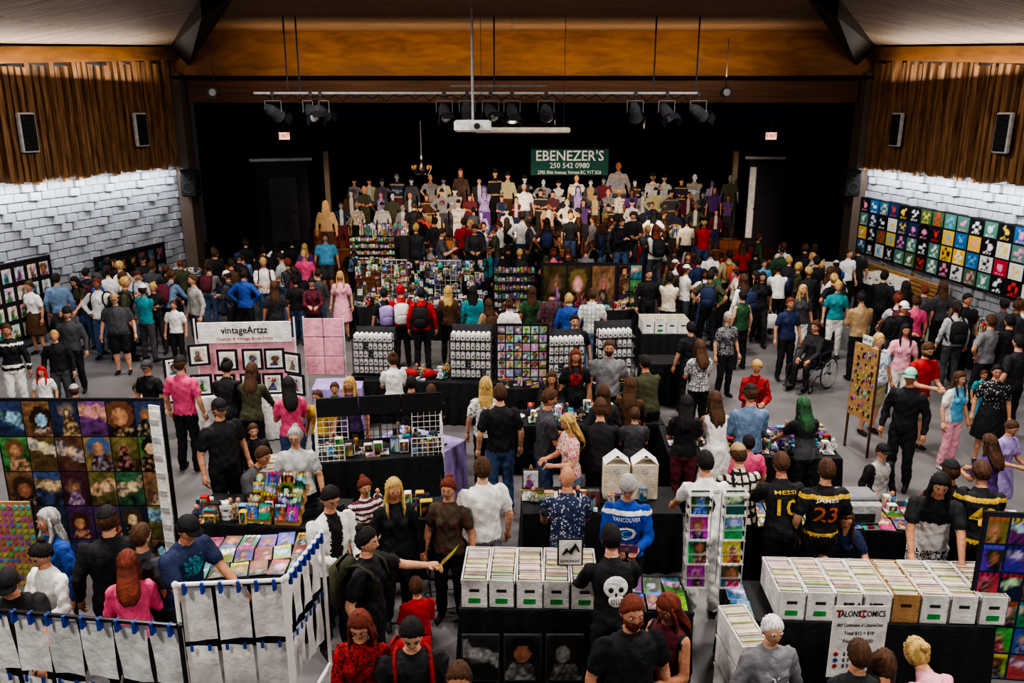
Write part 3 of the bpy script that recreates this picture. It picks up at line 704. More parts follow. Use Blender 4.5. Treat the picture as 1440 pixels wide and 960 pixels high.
def clutter(t,x0,x1,y0,y1,n,name='tabletop_merchandise',hmax=.24):
    mb=MB(); n=int(n*1.7)
    for _ in range(n):
        x,y=R.uniform(x0+.05,x1-.05),R.uniform(y0+.05,y1-.05); k=R.random(); z=t[5]; cnt[0]+=1
        cc=R.choice([C['w'],C['r'],C['lb'],C['k'],C['y'],C['pu'],C['dg'],C['w'],C['te'],C['w'],C['br'],C['g'],C['cr'],C['k'],C['t']])
        if k<.45:
            h=R.uniform(.08,hmax); w=R.uniform(.07,.14); bbox(mb,(x,y,z+h/2),(w,.08,h),cc,0,.006); cover(mb,(x-w*.42,y-.0405,z+h*.08),(w*.84,0,0),(0,0,h*.84),cnt[0],R.choice(['comic','pale','fantasy']),4,4)
        elif k<.7:
            cyl(mb,(x,y,z),(x,y,z+.02),.05,.05,C['k'],0,10); tube(mb,[(x-.012,y,z+.02),(x-.01,y,z+.08)],.012,cc,0,6); tube(mb,[(x+.012,y,z+.02),(x+.01,y,z+.08)],.012,cc,0,6); tube(mb,[(x,y,z+.075),(x,y,z+.10),(x,y,z+.135)],[.02,.028,.018],mix(cc,C['b'],.3),0,7); ell(mb,(x,y,z+.165),(.026,.026,.032),R.choice([C['sk'],cc]),0,8,6)
            for s in(-1,1): tube(mb,[(x+s*.025,y,z+.13),(x+s*.045,y-.01,z+.10),(x+s*.035,y-.03,z+.075)],.009,cc,0,5)
        elif k<.85: w=R.uniform(.08,.2); box(mb,(x,y,z+.012),(w,w*1.2,.02),cc); cover(mb,(x-w/2,y-w*.6,z+.0235),(w,0,0),(0,w*1.2,0),cnt[0],'pale',4,5)
        else:
            for q in range(4): tube(mb,[(x+q*.03,y,z),(x+q*.03,y,z+.03)],.013,cc,1,6)
    return on(t,name,mb)
def lbox(col='w',label='2c9a4a',D=.60,W=.235,Hh=.28,seed=0):
    mb=MB(); c=C[col]; e=.008; r=random.Random(seed)
    box(mb,(0,0,e/2),(W,D,e),c)
    for s in(-1,1):
        box(mb,(s*(W-e)/2,0,Hh/2),(e,D,Hh),c); box(mb,(0,s*(D-e)/2,Hh/2),(W,e,Hh),c)
        box(mb,(s*(W+.004)/2,0,Hh*.93),(.006,D+.01,.03),mix(c,(0,0,0),.1))
    bbox(mb,(0,-D/2-.002,Hh*.62),(.09,.004,.03),(.03,.03,.03),0,.001); box(mb,(.0,-D/2-.003,Hh*.25),(.11,.003,.05),lin(label) if label else c)
    y=-D/2+.02
    while y<D/2-.03:
        th=r.uniform(.006,.02); hh=.262+r.uniform(-.006,.022)*(1 if r.random()<.6 else 0)
        cc=mix(C['cr'],hsv(r.random(),.7,.7),r.choice([.0,.05,.15,.5]) ); box(mb,(r.uniform(-.006,.006),y+th/2,hh/2+.01),(W-.04,th,hh),cc); y+=th+.003
    o=obj('comic_storage_box',mb); m=o.data; bpy.data.objects.remove(o); return m
LB=[lbox('w','2c9a4a',seed=i) for i in range(3)]+[lbox('kraft',None,seed=9),lbox('w',None,seed=4)]
def boxes(t,x0,n,y0=.02,step=.25,kinds=(0,1,2,0,3),name='comic_storage_box'):
    for i in range(n):
        m=LB[kinds[i%len(kinds)]]; x,y=pt(t,x0+i*step+.125,y0+.31); obj(name,None,(x,y,t[5]+.002),t[2]+R.uniform(-.02,.02),mesh=m)
def gridpanel(mb,o,ux,uz,w,h,step=.075,r=.0035,col=None,mat=0):
    o=np.array(o,float); ux=np.array(ux,float); uz=np.array(uz,float); col=col or C['w']; n=max(1,int(round(w/step))); m=max(1,int(round(h/step)))
    for i in range(n+1): wire(mb,o+ux*w*i/n,o+ux*w*i/n+uz*h,r*(2 if i in(0,n) else 1),col,mat)
    for j in range(m+1): wire(mb,o+uz*h*j/m,o+uz*h*j/m+ux*w,r*(2 if j in(0,m) else 1),col,mat)
def bottlerack(t,x0,y0,w=.62,h=.9,rows=5,style=0,name='display_rack'):
    mb=MB(); z=t[5]; fc=C['k']
    for s in(0,1):
        for d in(0,.3): wire(mb,(x0+s*w,y0+d,z),(x0+s*w,y0+d,z+h),.008,fc)
    if style==0: box(mb,(x0+w/2,y0+.31,z+h/2),(w,.01,h),C['dg'])
    for j in range(rows):
        zz=z+.04+j*(h-.1)/rows; box(mb,(x0+w/2,y0+.15,zz),(w,.3,.012),C['dg'] if style==0 else fc)
        x=x0+.05
        while x<x0+w-.03:
            for yy in(.06,.17):
                if style==0:
                    if R.random()<.06: continue
                    cc=C['w']; tube(mb,[(x,y0+yy,zz+.006),(x,y0+yy,zz+.10),(x,y0+yy,zz+.115),(x,y0+yy,zz+.13)],[.036,.038,.034,.02],cc,0,8); box(mb,(x,y0+yy-.038,zz+.045),(.03,.002,.035),hsv(R.random(),.4,.4))
                else:
                    cc=hsv(R.random(),.6,.6); hh=R.uniform(.08,.14); bbox(mb,(x,y0+yy,zz+hh/2+.006),(.07,.06,hh),cc,0,.006); cover(mb,(x-.03,y0+yy-.032,zz+.015),(.06,0,0),(0,0,hh-.02),R.randint(0,9999),R.choice(['comic','pale','fantasy']),3,3)
            x+=.085
    return on(t,name,mb)
def prints_panel(name,loc,rz,cols,rows,w,h,gap,ztop,style,seed,res=(10,14),back='k',frame=None,legs=True,post='k'):
    mb=MB(); Wd=cols*(w+gap)+gap; Hh=rows*(h+gap)+gap
    box(mb,(Wd/2,.012,ztop-Hh/2),(Wd,.02,Hh),C[back])
    for s in(0,1):
        if legs: cyl(mb,(s*Wd,.02,0),(s*Wd,.02,ztop+.02),.018,.018,C[post],0,8); box(mb,(s*Wd,.02,.02),(.05,.5,.03),C[post])
    cyl(mb,(0,.02,ztop+.01),(Wd,.02,ztop+.01),.015,.015,C[post],0,6)
    for j in range(rows):
        for i in range(cols):
            x=gap+i*(w+gap); z=ztop-(j+1)*(h+gap); sd=seed*100+j*31+i
            if frame: bbox(mb,(x+w/2,-.01,z+h/2),(w+.01,.03,h+.01),C[frame],1,.006); cover(mb,(x+.03,-.027,z+.03),(w-.06,0,0),(0,0,h-.06),sd,style,*res)
            else: cover(mb,(x,-.003,z),(w,0,0),(0,0,h),sd,style,*res)
    return obj(name,mb,loc,rz)
# --- foreground front tables
tD=table(645,856,975,862,.62); boxes(tD,.02,5,kinds=(0,1,2,0,1))
comics(tD,1.35,2.1,.02,.6)
for i in range(3):
    mb=MB(); bbox(mb,(.17,.012,.24),(.35,.02,.50),C['dg'],0,.005); cover(mb,(.008,-.001,.01),(.325,0,0),(0,0,.46),(93,98,104)[i],'bw',18,26); obj('art_print',mb,(tD[0]+.03+i*.385,tD[1]-.10,.06),0)
tE=table(1035,872,1400,882,.66); boxes(tE,.36,8,kinds=(0,1,0,4,3,2,4,1)); comics(tE,.0,.34,.02,.62)
mb=MB(); bbox(mb,(0,0,.14),(.24,.02,.28),C['k'],0,.005); box(mb,(0,-.012,.14),(.21,.004,.25),C['w']); text(mb,'LOON KNIGHT',(0,-.016,.05),(1,0,0),(0,0,1),.03,C['k'],0,.18); tube(mb,[(-.07,-.02,.12),(-.03,-.02,.17),(.0,-.02,.14),(.05,-.02,.22),(.08,-.02,.15)],[.008,.02,.024,.018,.008],C['k'],0,5); x,y=pt(tD,1.02,.3); obj('framed_drawing',mb,(x,y,1.04))
for u in(968,1014):
    a=at_z(u,806,.75); mb=MB()
    for sx in(-1,1):
        for sy in(-1,1): wire(mb,(sx*.10,sy*.07,0),(sx*.10,sy*.07,.98),.006,C['lg'])
    for k in range(4):
        z=.03+k*.25; box(mb,(0,0,z),(.22,.16,.01),C['w'],3); cover(mb,(-.085,-.06,z+.01),(.17,0,0),(0,.05,.22),int(u)+k,'comic',9,12)
        box(mb,(0,.0,z+.1),(.22,.15,.004),C['lg'],3)
    box(mb,(0,0,.99),(.23,.17,.012),C['w'],3); obj('comic_display_stand',mb,(a[0],tD[1]+.35,.76),0)
a=at_z(1000,925,0)
for k in range(3): obj('comic_storage_box',None,(a[0]+.06,6.15,.0+k*.29),.1,mesh=LB[4])
mb=MB(); bbox(mb,(0,0,1.05),(.48,.012,.72),C['w'],0,.004)
text(mb,'TALONS COMICS',(0,-.01,1.33),(1,0,0),(0,0,1),.06,C['k'],0,.42)
for i,s_ in enumerate(['ANY Combination of Coloured Dots','Total $12 = $10','Prices AS MARKED']): text(mb,s_,(0,-.01,1.22-i*.08),(1,0,0),(0,0,1),.034,lin('202020'),0,.4 if i==0 else .26)
for i,cc in enumerate(('r','b','r')): cyl(mb,(-.18,-.008,.93-i*.06),(-.18,-.014,.93-i*.06),.02,.02,C[cc],0,10); text(mb,'$ 5 - $15 - $20',(.03,-.01,.93-i*.06),(1,0,0),(0,0,1),.035,lin('202020'))
text(mb,'T',(-.19,-.012,1.33),(1,0,0),(0,0,1),.075,C['r']); text(mb,'C',(.01,-.012,1.33),(1,0,0),(0,0,1),.075,C['r'])
for s in(-1,1): wire(mb,(s*.18,0,0),(s*.1,.05,1.4),.012,C['br'])
wire(mb,(0,.35,0),(0,.05,1.4),.012,C['br']); mb.xf(0,Matrix.Scale(.93,4)); a=at_y(1206,900,5.75); obj('price_sign_on_easel',mb,(a[0],5.75,0))
a=at_y(1388,722,6.4); prints_panel('sleeved_comic_rack',(a[0],6.4,0),-.12,5,6,.17,.25,.02,1.78,'comic',7,(7,10),'n')
# left art wall
a=at_y(-12,562,8.7); prints_panel('art_print_wall',(a[0],8.7,0),0,6,5,.305,.42,.012,2.0,'fantasy',1,(18,25),'k')
a=at_y(216,566,8.7)
mb=MB()
for k in range(2):
    box(mb,(.13*k+.06,-.15*k,1.05),(.1,.02,1.9),C['w'])
    for j in range(9): box(mb,(.13*k+.06,-.15*k-.015,.2+j*.21),(.11,.012,.05),C['lg'])
    for s in(0,1): cyl(mb,(.13*k+.115*s,-.15*k,0),(.13*k+.115*s,-.15*k,2.0),.015,.015,C['w'],0,6)
obj('folding_lattice_screen',mb,(a[0]+.02,8.55,0),-.3)
a=at_y(0,708,6.9)
mb=MB(); box(mb,(0,0,1.15),(.9,.02,.9),C['kraft'])
for j in range(14):
    for i in range(15): cyl(mb,(-.41+i*.059,-.01,.74+j*.062),(-.41+i*.059,-.02,.74+j*.062),.024,.022,hsv(R.random(),.5,.65),1,8)
for s in(-1,1): cyl(mb,(s*.45,0,0),(s*.45,0,1.62),.015,.015,C['k'],0,6)
obj('button_badge_board',mb,(a[0]-.22,7.0,0))
def pvc(name,P0,P1,ztop,n,bar='w'):
    L=math.hypot(P1[0]-P0[0],P1[1]-P0[1]); rz=math.atan2(P1[1]-P0[1],P1[0]-P0[0]); mb=MB(); c=C[bar]
    for z in(ztop,.55): cyl(mb,(0,0,z),(L,0,z),.017,.017,c,1,8)
    for s in(0,1): cyl(mb,(s*L,0,0),(s*L,0,ztop),.017,.017,c,1,8); ell(mb,(s*L,0,ztop),(.027,.027,.027),c,1,8,6); cyl(mb,(s*L,-.25,.02),(s*L,.25,.02),.017,.017,c,1,8)
    w=L/n
    for k in range(n):
        for r_ in range(2):
            zt=ztop-.05-r_*.5; Vq=[]
            for j in range(5):
                for i in range(4): Vq.append((k*w+.012+(w-.024)*i/3,.03+.012*math.sin(i*1.5+k+j)+.004*j,zt-.46*j/4))
            mb.add(Vq,[(j*4+i,j*4+i+1,(j+1)*4+i+1,(j+1)*4+i) for j in range(4) for i in range(3)],mix(C['w'],C['lg'],R.random()*.6))
            for s in(.25,.75):
                if r_==0: box(mb,(k*w+w*s,-.005,ztop-.03),(.022,.045,.09),lin('24429c'))
                else: box(mb,(k*w+w*s,.005,zt),(.022,.01,.05),lin('24429c'))
    obj(name,mb,(P0[0],P0[1],0),rz)
pvc('poster_display_frame',at_z(-40,855,1.75),at_z(252,880,1.75),1.75,6,bar='k')
pvc('poster_display_frame',at_z(246,822,1.78),at_z(398,815,1.78),1.78,3)
pvc('poster_display_frame',at_z(402,812,1.80),at_z(452,748,1.80),1.80,4)
tC=table(262,818,455,806,.8); comics(tC,.0,1.15,.02,.8)
tC2=table(258,735,470,745,.75); clutter(tC2,.0,1.0,.0,.4,20)
for k,x0 in enumerate((.70,1.02)):
    mb=MB()
    for r_ in range(4):
        z=.75+r_*.08; box(mb,(.14,.05+r_*.1,z+.04),(.28,.09,.08),C['kraft'])
        for i in range(2): cover(mb,(.01+i*.135,-.005+r_*.1,z+.06),(.125,0,0),(0,.05,.17),300+k*10+r_*2+i,'comic',8,10)
    x,y=pt(tC2,x0,.05); obj('stepped_comic_rack',mb,(x,y,0),tC2[2])
tB=table(365,700,445,690,.62,'k'); boxes(tB,.03,2,kinds=(4,4),y0=0)
mb=MB(); bbox(mb,(0,0,.09),(.2,.01,.18),C['w'],0,.003); text(mb,'COMICS',(0,-.008,.12),(1,0,0),(0,0,1),.03,C['k']); text(mb,'3 for $5',(0,-.008,.05),(1,0,0),(0,0,1),.03,C['k']); x,y=pt(tC2,.45,.1); obj('price_card',mb,(x,y,.751))
tF=table(735,722,960,722,.7,'k'); comics(tF,.0,1.0,.02,.7,'pale','art_prints',.2,.26,.85); clutter(tF,0,1.6,.05,.4,10)
for k in range(2):
    mb=MB(); bbox(mb,(0,0,.22),(.30,.22,.44),C['cr'],0,.01)
    for s in(-1,1): mb.add([(s*.15,-.11,.44),(s*.15,.11,.44),(0,.11,.56),(0,-.11,.56)],[(0,1,2,3)],C['w'])
    cyl(mb,(0,-.112,.37),(0,-.116,.37),.04,.04,C['lg'],0,12); x,y=pt(tF,1.10+k*.33,.45); obj('kraft_gift_box',mb,(x,y,.751))
mb=MB()
for s in(-1,1): wire(mb,(s*.12,0,0),(0,.03,.4),.01,C['t'])
wire(mb,(0,.15,0),(0,.03,.4),.01,C['t']); box(mb,(0,-.01,.1),(.26,.03,.015),C['t']); bbox(mb,(0,.0,.24),(.2,.015,.26),C['br'],0,.004); cover(mb,(-.085,-.009,.13),(.17,0,0),(0,0,.22),5,'pale',8,10); x,y=pt(tF,.1,.4); obj('tabletop_easel',mb,(x,y,.751))
tG=table(1040,742,1445,752,.75,'k'); comics(tG,.0,3.2,.02,.74,'comic','comic_books',.17,.26,.85); clutter(tG,.9,3.2,.35,.7,30)
mb=MB(); bbox(mb,(0,0,.14),(.46,.36,.26),C['lg'],0,.03); bbox(mb,(0,.02,.29),(.42,.3,.05),C['g'],0,.02); box(mb,(0,-.185,.1),(.3,.01,.1),C['dk']); a=at_z(1255,795,.75); obj('desktop_printer',mb,(a[0],tG[1]+.2,.76))
tS=table(500,735,640,728,.55,'k'); clutter(tS,0,1,0,.5,18)
# grid booth
tH=table(443,652,622,640,.75,'k')
mb=MB()
for i in range(4):
    x0=.02+i*.42; gridpanel(mb,(x0,.45,.75),(1,0,0),(0,0,1),.40,.72,.08,.0035,C['w'] if i in(0,3) else C['k'])
gridpanel(mb,(.02,.03,.35),(1,0,0),(0,0,1),.36,.62,.07); gridpanel(mb,(1.25,.03,.25),(1,0,0),(0,0,1),.42,.75,.07)
gridpanel(mb,(.02,.05,.75),(0,1,0),(0,0,1),.4,.42,.08); gridpanel(mb,(1.66,.05,.75),(0,1,0),(0,0,1),.4,.42,.08)
for i in range(3): box(mb,(.3+i*.56,.42,1.36),(.54,.03,.26),C['k'])
on(tH,'wire_grid_display',mb); clutter(tH,.1,1.6,.1,.4,24)
tP=table(618,640,655,618,1.1,'lav'); clutter(tP,.0,.35,.1,1.0,10)
tJ=table(690,600,935,596,.7,'k')
mb=MB()
for i in range(7):
    x=.15+i*.26; cyl(mb,(x,.3+.1*(i%2),.752),(x,.3+.1*(i%2),.765),.09,.11,C['w'],1,16); cyl(mb,(x,.3+.1*(i%2),.766),(x,.3+.1*(i%2),.768),.04,.04,hsv(R.random(),.4,.5),1,10)
on(tJ,'decorated_plates',mb); clutter(tJ,.5,2.2,.05,.65,40)
tK=table(940,640,1185,645,1.1,'k'); clutter(tK,.0,2.3,.05,1.05,80,hmax=.18); comics(tK,1.2,2.3,.1,.6,'pale','art_prints',.15,.2,.5)
mb=MB(); box(mb,(0,0,1.15),(.5,.04,1.15),C['kraft'])
for k in range(90): ell(mb,(R.uniform(-.22,.22),-.03,R.uniform(.65,1.67)),(.014,.008,.03),hsv(R.random(),.6,R.choice([.2,.8])),1,6,4)
for s in(-1,1): cyl(mb,(s*.25,0,0),(s*.25,0,1.74),.02,.02,C['br'],0,6)
bbox(mb,(0,-.02,1.82),(.2,.01,.14),C['w'],0,.003); text(mb,'50% off',(0,-.03,1.82),(1,0,0),(0,0,1),.04,C['k']); a=at_z(1195,600,.3); obj('jewellery_pegboard',mb,(a[0],a[1]-.3,0),-1.25)
placed.append((a[0],a[1]-.3,0))
# vintage art booth
tV=table(262,560,412,556,.75,'w',.75)
mb=MB(); bbox(mb,(.85,.6,1.66),(1.5,.03,.36),C['w'],0,.01); text(mb,'vintageArtzz',(.85,.575,1.70),(1,0,0),(0,0,1),.12,C['k'],0,.75); text(mb,'Custom & Vintage Book Prints',(.85,.575,1.56),(1,0,0),(0,0,1),.05,C['r'],0,.9); box(mb,(.85,.62,1.15),(1.6,.02,.8),C['lp'])
for s in(.05,1.65): cyl(mb,(s,.62,.0),(s,.62,1.9),.015,.015,C['w'],0,6)
on(tV,'vintage_art_booth_sign',mb)
for k,(x,y,z,r_) in enumerate([(-.32,.1,1.05,.4),(.02,.3,1.2,.2),(.08,.1,.76,.1),(.45,.35,1.1,0),(.45,.1,.76,0),(.85,.35,1.1,0),(.85,.1,.76,0),(1.2,.35,1.1,0),(1.2,.1,.76,0),(1.55,.15,1.1,-.5),(1.6,.1,.76,-.5),(-.3,.05,.66,.4)]):
    mb=MB(); bbox(mb,(.15,0,.17),(.33,.025,.36),C['k'],0,.006); box(mb,(.15,-.014,.17),(.25,.004,.28),C['w']); cover(mb,(.06,-.018,.06),(.18,0,0),(0,0,.22),800+k,'pale',8,10); wire(mb,(.15,.01,.3),(.15,.14,0),.006,C['k']); q=pt(tV,x,y); obj('framed_art_print',mb,(q[0],q[1],z),tV[2]+r_)
tQ=table(438,548,508,546,.6,'lav'); a=at_y(433,434,14.3)
mb=MB()
for i in range(2):
    for j in range(3): bbox(mb,(.17+i*.35,0,1.5-j*.35),(.34,.03,.34),C['lp'],0,.01)
for s in(0,.7): cyl(mb,(s,.02,0),(s,.02,1.7),.015,.015,C['w'],0,6)
obj('pink_display_board',mb,(a[0],13.9,0))
tR=table(487,535,700,540,.8,'k'); bottlerack(tR,.05,.3,.7,.8); bottlerack(tR,1.75,.2,.72,.9)
clutter(tR,.8,1.7,.1,.6,18,hmax=.15)
tR2=table(703,548,905,540,.8,'k')
bottlerack(tR2,.85,.25,.62,.85); bottlerack(tR2,1.7,.35,.66,.95); clutter(tR2,.0,2.2,.02,.25,24,hmax=.15)
a=pt(tR2,0,.5); prints_panel('sticker_display_board',(a[0],a[1],0),0,6,7,.12,.13,.02,1.72,'cute',5,(5,5),'k')
mb=MB()
for i in range(2): ell(mb,(1.05+i*.3,.25,.83),(.13,.1,.08),C['r'],0,12,8)
on(tR,'red_cushions',mb)
mb=MB()
for j in range(4):
    for s in(-1,1): box(mb,(0,s*.14,.05+j*.07),(.4,.012,.05),C['t']); box(mb,(s*.2,0,.05+j*.07),(.012,.28,.05),C['t'])
x,y=pt(tJ,2.15,.35); obj('wooden_crate',mb,(x,y,.751))
# back row
tI=table(490,432,690,436,.8,'k'); tI2=table(692,438,900,436,.8,'k'); tI3=table(902,470,966,470,.8,'k')
boxes(tI3,.02,4,kinds=(4,0,4,4),step=.24)
mb=MB()
for i in range(5): gridpanel(mb,(.05+i*.64,.5,.75),(1,0,0),(0,0,1),.63,1.05,.12,.007,C['lg'] if i%2 else C['k'])
for k in range(170):
    x,z=R.uniform(.05,3.15),R.uniform(.85,1.72); w=R.uniform(.06,.13); cover(mb,(x,.46-R.random()*.03,z),(w,0,0),(0,0,w*1.2),k+1000,R.choice(['comic','cute','pale','fantasy','pale']),4,5)
on(tI,'craft_grid_display',mb); clutter(tI,.1,3.2,.05,.4,70)
bottlerack(tI2,.05,.2,1.0,1.1,5,1,'toy_shelf')
a=pt(tI2,1.15,.4); prints_panel('banner_print_display',(a[0],a[1],0),0,3,1,.52,1.05,.05,1.78,'fantasy',6,(14,20),'k')
a=pt(tI2,2.95,.4); prints_panel('art_print_wall',(a[0],a[1],0),0,2,3,.25,.33,.02,1.75,'fantasy',67,(8,10),'k')
clutter(tI2,.1,3.5,.0,.2,40)
for (u1,u2,v) in((485,560,372),(690,760,356),(880,960,362)):
    t=table(u1,v,u2,v,.8,'k'); clutter(t,0,t[3],0,.7,30); bottlerack(t,.1,.3,min(1.4,t[3]-.2),.9,4,1,'toy_shelf')
for (u1,u2,v) in((500,575,332),(640,760,340),(840,960,335)):
    A=at_z(u1,v,1.45); B=at_z(u2,v,1.45); mb=MB(); L=B[0]-A[0]; bbox(mb,(L/2,.3,.375),(L,.6,.74),C['k'],0,.01)
    for k in range(80):
        x,y=R.uniform(.08,L-.08),R.uniform(.05,.5); h=R.uniform(.1,.4); bbox(mb,(x,y,.75+h/2),(.12,.08,h),hsv(R.random(),.5,.5),0,.006); cover(mb,(x-.05,y-.042,.76),(.1,0,0),(0,0,h-.02),k,R.choice(['comic','pale']),3,4)
    obj('toy_table',mb,(A[0],min(26.8,A[1]),.7))
    TABS.append((A[0],min(26.8,A[1]),0,L,.6))
t=table(235,392,300,390,.8,'k'); clutter(t,0,t[3],.05,.7,26)
prints_panel('art_print_wall',(xwl(15.5)+.55,15.5,0),math.atan2(1,SPL),8,4,.24,.30,.10,2.05,'pale',9,(5,6),'k')
prints_panel('art_print_wall',(xwl(19.6)+.5,19.6,0),math.atan2(1,SPL),7,3,.24,.30,.12,1.75,'fantasy',95,(5,6),'k')
# right wall tee display
mb=MB(); n=0
box(mb,(0,0,2.06),(.03,9.2,1.56),C['k'])
for j in range(4):
    for i in range(19):
        y=4.45-i*.475; z=1.31+j*.385; cover(mb,(-.022,y,z),(0,-.42,0),(0,0,.345),1500+n,'tee',10,9); n+=1
splay(obj('tshirt_design_wall',mb,(XR0-.16,19.1,0)),-1)
mb=MB()
for j in range(8): box(mb,(0,0,.3+j*.11),(.05,4.4,.08),lin('a87a48'))
for k in range(4): box(mb,(.04,-2+k*1.35,.6),(.05,.08,1.2),lin('7a5530'))
splay(obj('wood_slat_rack',mb,(XR0-.28,21.3,0)),-1)
tT=table(1205,396,1265,412,.7,'k'); boxes(tT,.05,5,kinds=(4,)); tT2=table(1310,450,1400,480,.8,'k'); clutter(tT2,0,tT2[3],0,.7,40)
tT4=table(1130,385,1180,388,.8,'k'); boxes(tT4,.05,3,kinds=(4,)); clutter(tT4,.9,tT4[3],0,.7,10)
t=table(905,512,958,512,.6,'k',.78)
# wheelchair
a=at_z(1142,545,0); mb=MB()
for s in(-1,1):
    ring(mb,(s*.29,.12,.31),.30,.016,(1,0,0),C['dk'],0,24); ring(mb,(s*.31,.12,.31),.26,.008,(1,0,0),C['lg'],0,20)
    for k in range(12):
        an=k*math.pi/6; wire(mb,(s*.29,.12,.31),(s*.29,.12+.29*math.cos(an),.31+.29*math.sin(an)),.003,C['lg'],0)
    cyl(mb,(s*.26,.12,.31),(s*.32,.12,.31),.03,.03,C['g'],2,8); ring(mb,(s*.24,-.42,.09),.075,.014,(1,0,0),C['dk'],0,12)
    tube(mb,[(s*.25,.28,.95),(s*.25,.2,.9),(s*.25,.2,.3),(s*.25,-.25,.3),(s*.24,-.42,.12)],.012,C['dk'],0,6)
    tube(mb,[(s*.26,.2,.72),(s*.26,-.18,.72),(s*.26,-.22,.5),(s*.25,-.45,.45),(s*.2,-.58,.13)],.011,C['dk'],0,6); bbox(mb,(s*.26,.02,.735),(.05,.3,.03),C['k'],0,.01); bbox(mb,(s*.13,-.6,.12),(.14,.16,.02),C['dk'],0,.005)
bbox(mb,(0,-.02,.44),(.48,.44,.05),C['k'],0,.015); bbox(mb,(0,.21,.7),(.48,.04,.46),C['k'],0,.015)
WCX,WCY=a[0],a[1]+.1; obj('wheelchair',mb,(WCX,WCY,0),math.radians(-50))
for dy in(.3,-.3,-.7,-1.1,-1.6): placed.append((WCX+dy*.35,WCY+dy,0))
person(1150,445,1.70,-50,'f','dk','k','br','bun','sit',sl='l',pos=(WCX+.0,WCY),push=False)
def chair(u,v,rz,col='k'):
    a=at_z(u,v,0); mb=MB(); bbox(mb,(0,0,.45),(.42,.40,.035),C[col],0,.012); bbox(mb,(0,.2,.72),(.42,.025,.22),C[col],0,.01)
    for s in(-1,1): tube(mb,[(s*.2,.24,.84),(s*.2,.18,.45),(s*.2,-.22,.015)],.012,C['g'],2,6); tube(mb,[(s*.18,-.12,.45),(s*.18,.24,.015)],.012,C['g'],2,6)
    wire(mb,(-.2,-.2,.05),(.2,-.2,.05),.008,C['g'],2); wire(mb,(-.18,.2,.08),(.18,.2,.08),.008,C['g'],2); obj('folding_chair',mb,(a[0],a[1],0),rz)
for c in((628,850,3.4),(470,820,.4)): chair(*c)
# ---------------------------------------------------------------- cardboard standees
chars=[('dk','dk','bk','short'),('lg','lg','w','beanie'),('n','m','br','short'),('br','t','br','long'),('k','dg','k','beanie'),('ol','ol','gr','bald'),('pu','dk','bk','long'),('g','dg','lg','beanie'),('m','n','bk','short'),('dg','dg','k','beanie'),('cr','k','bl','short'),('kh','br','br','cap'),('br','dbr','dbr','long'),('t','br','br','short'),('lav','pu','pu','long'),('g','g','g','bald')]
sr=random.Random(4)
person(457,282,1.9,5,'m','t','br','bl','long','stand',name='cardboard_standee',sl='l',z=.7,flat=.08)
for row,(yy,zz,u0,u1,stp,hmn,hmx) in enumerate(((29.6,1.22,500,1035,21,1.6,1.9),(28.2,.97,495,1035,20,1.45,1.8),(27.4,.7,480,1030,29,1.3,1.7))):
    u=u0
    while u<u1:
        a,b,h,s_=sr.choice(chars); ht=sr.uniform(hmn,hmx); w=sr.choice([.95,1,1.1,1.2])
        if row==0:
            if 855<u<885: ht=2.25; w=1.4; a,b,h,s_='g','dg','pu','bald'
            if 675<u<700: ht=2.0; a,b,h,s_='k','k','k','beanie'
            if 640<u<670: ht=2.05; a,b,h,s_='br','br','br','long'
        p=at_y(u,300,yy+sr.uniform(-.25,.25))
        if not in_table(p[0],p[1],.1): person(u,265,ht,sr.uniform(-25,25),'f' if sr.random()<.35 else 'm',a,b,h,s_,sr.choice(['stand','hips','cross','hold','reach','walk']),name='cardboard_standee',sl=sr.choice('lls'),z=zz,flat=.07,pos=(p[0],p[1]),w=w,skin=sr.choice(['sk','g','sk','lg','sk2','sk']),pat=sr.choice([None,('logo','m'),('front','lg'),('bands','t'),('side','dg'),('floral','dg')]))
        u+=stp*sr.uniform(.75,1.25)
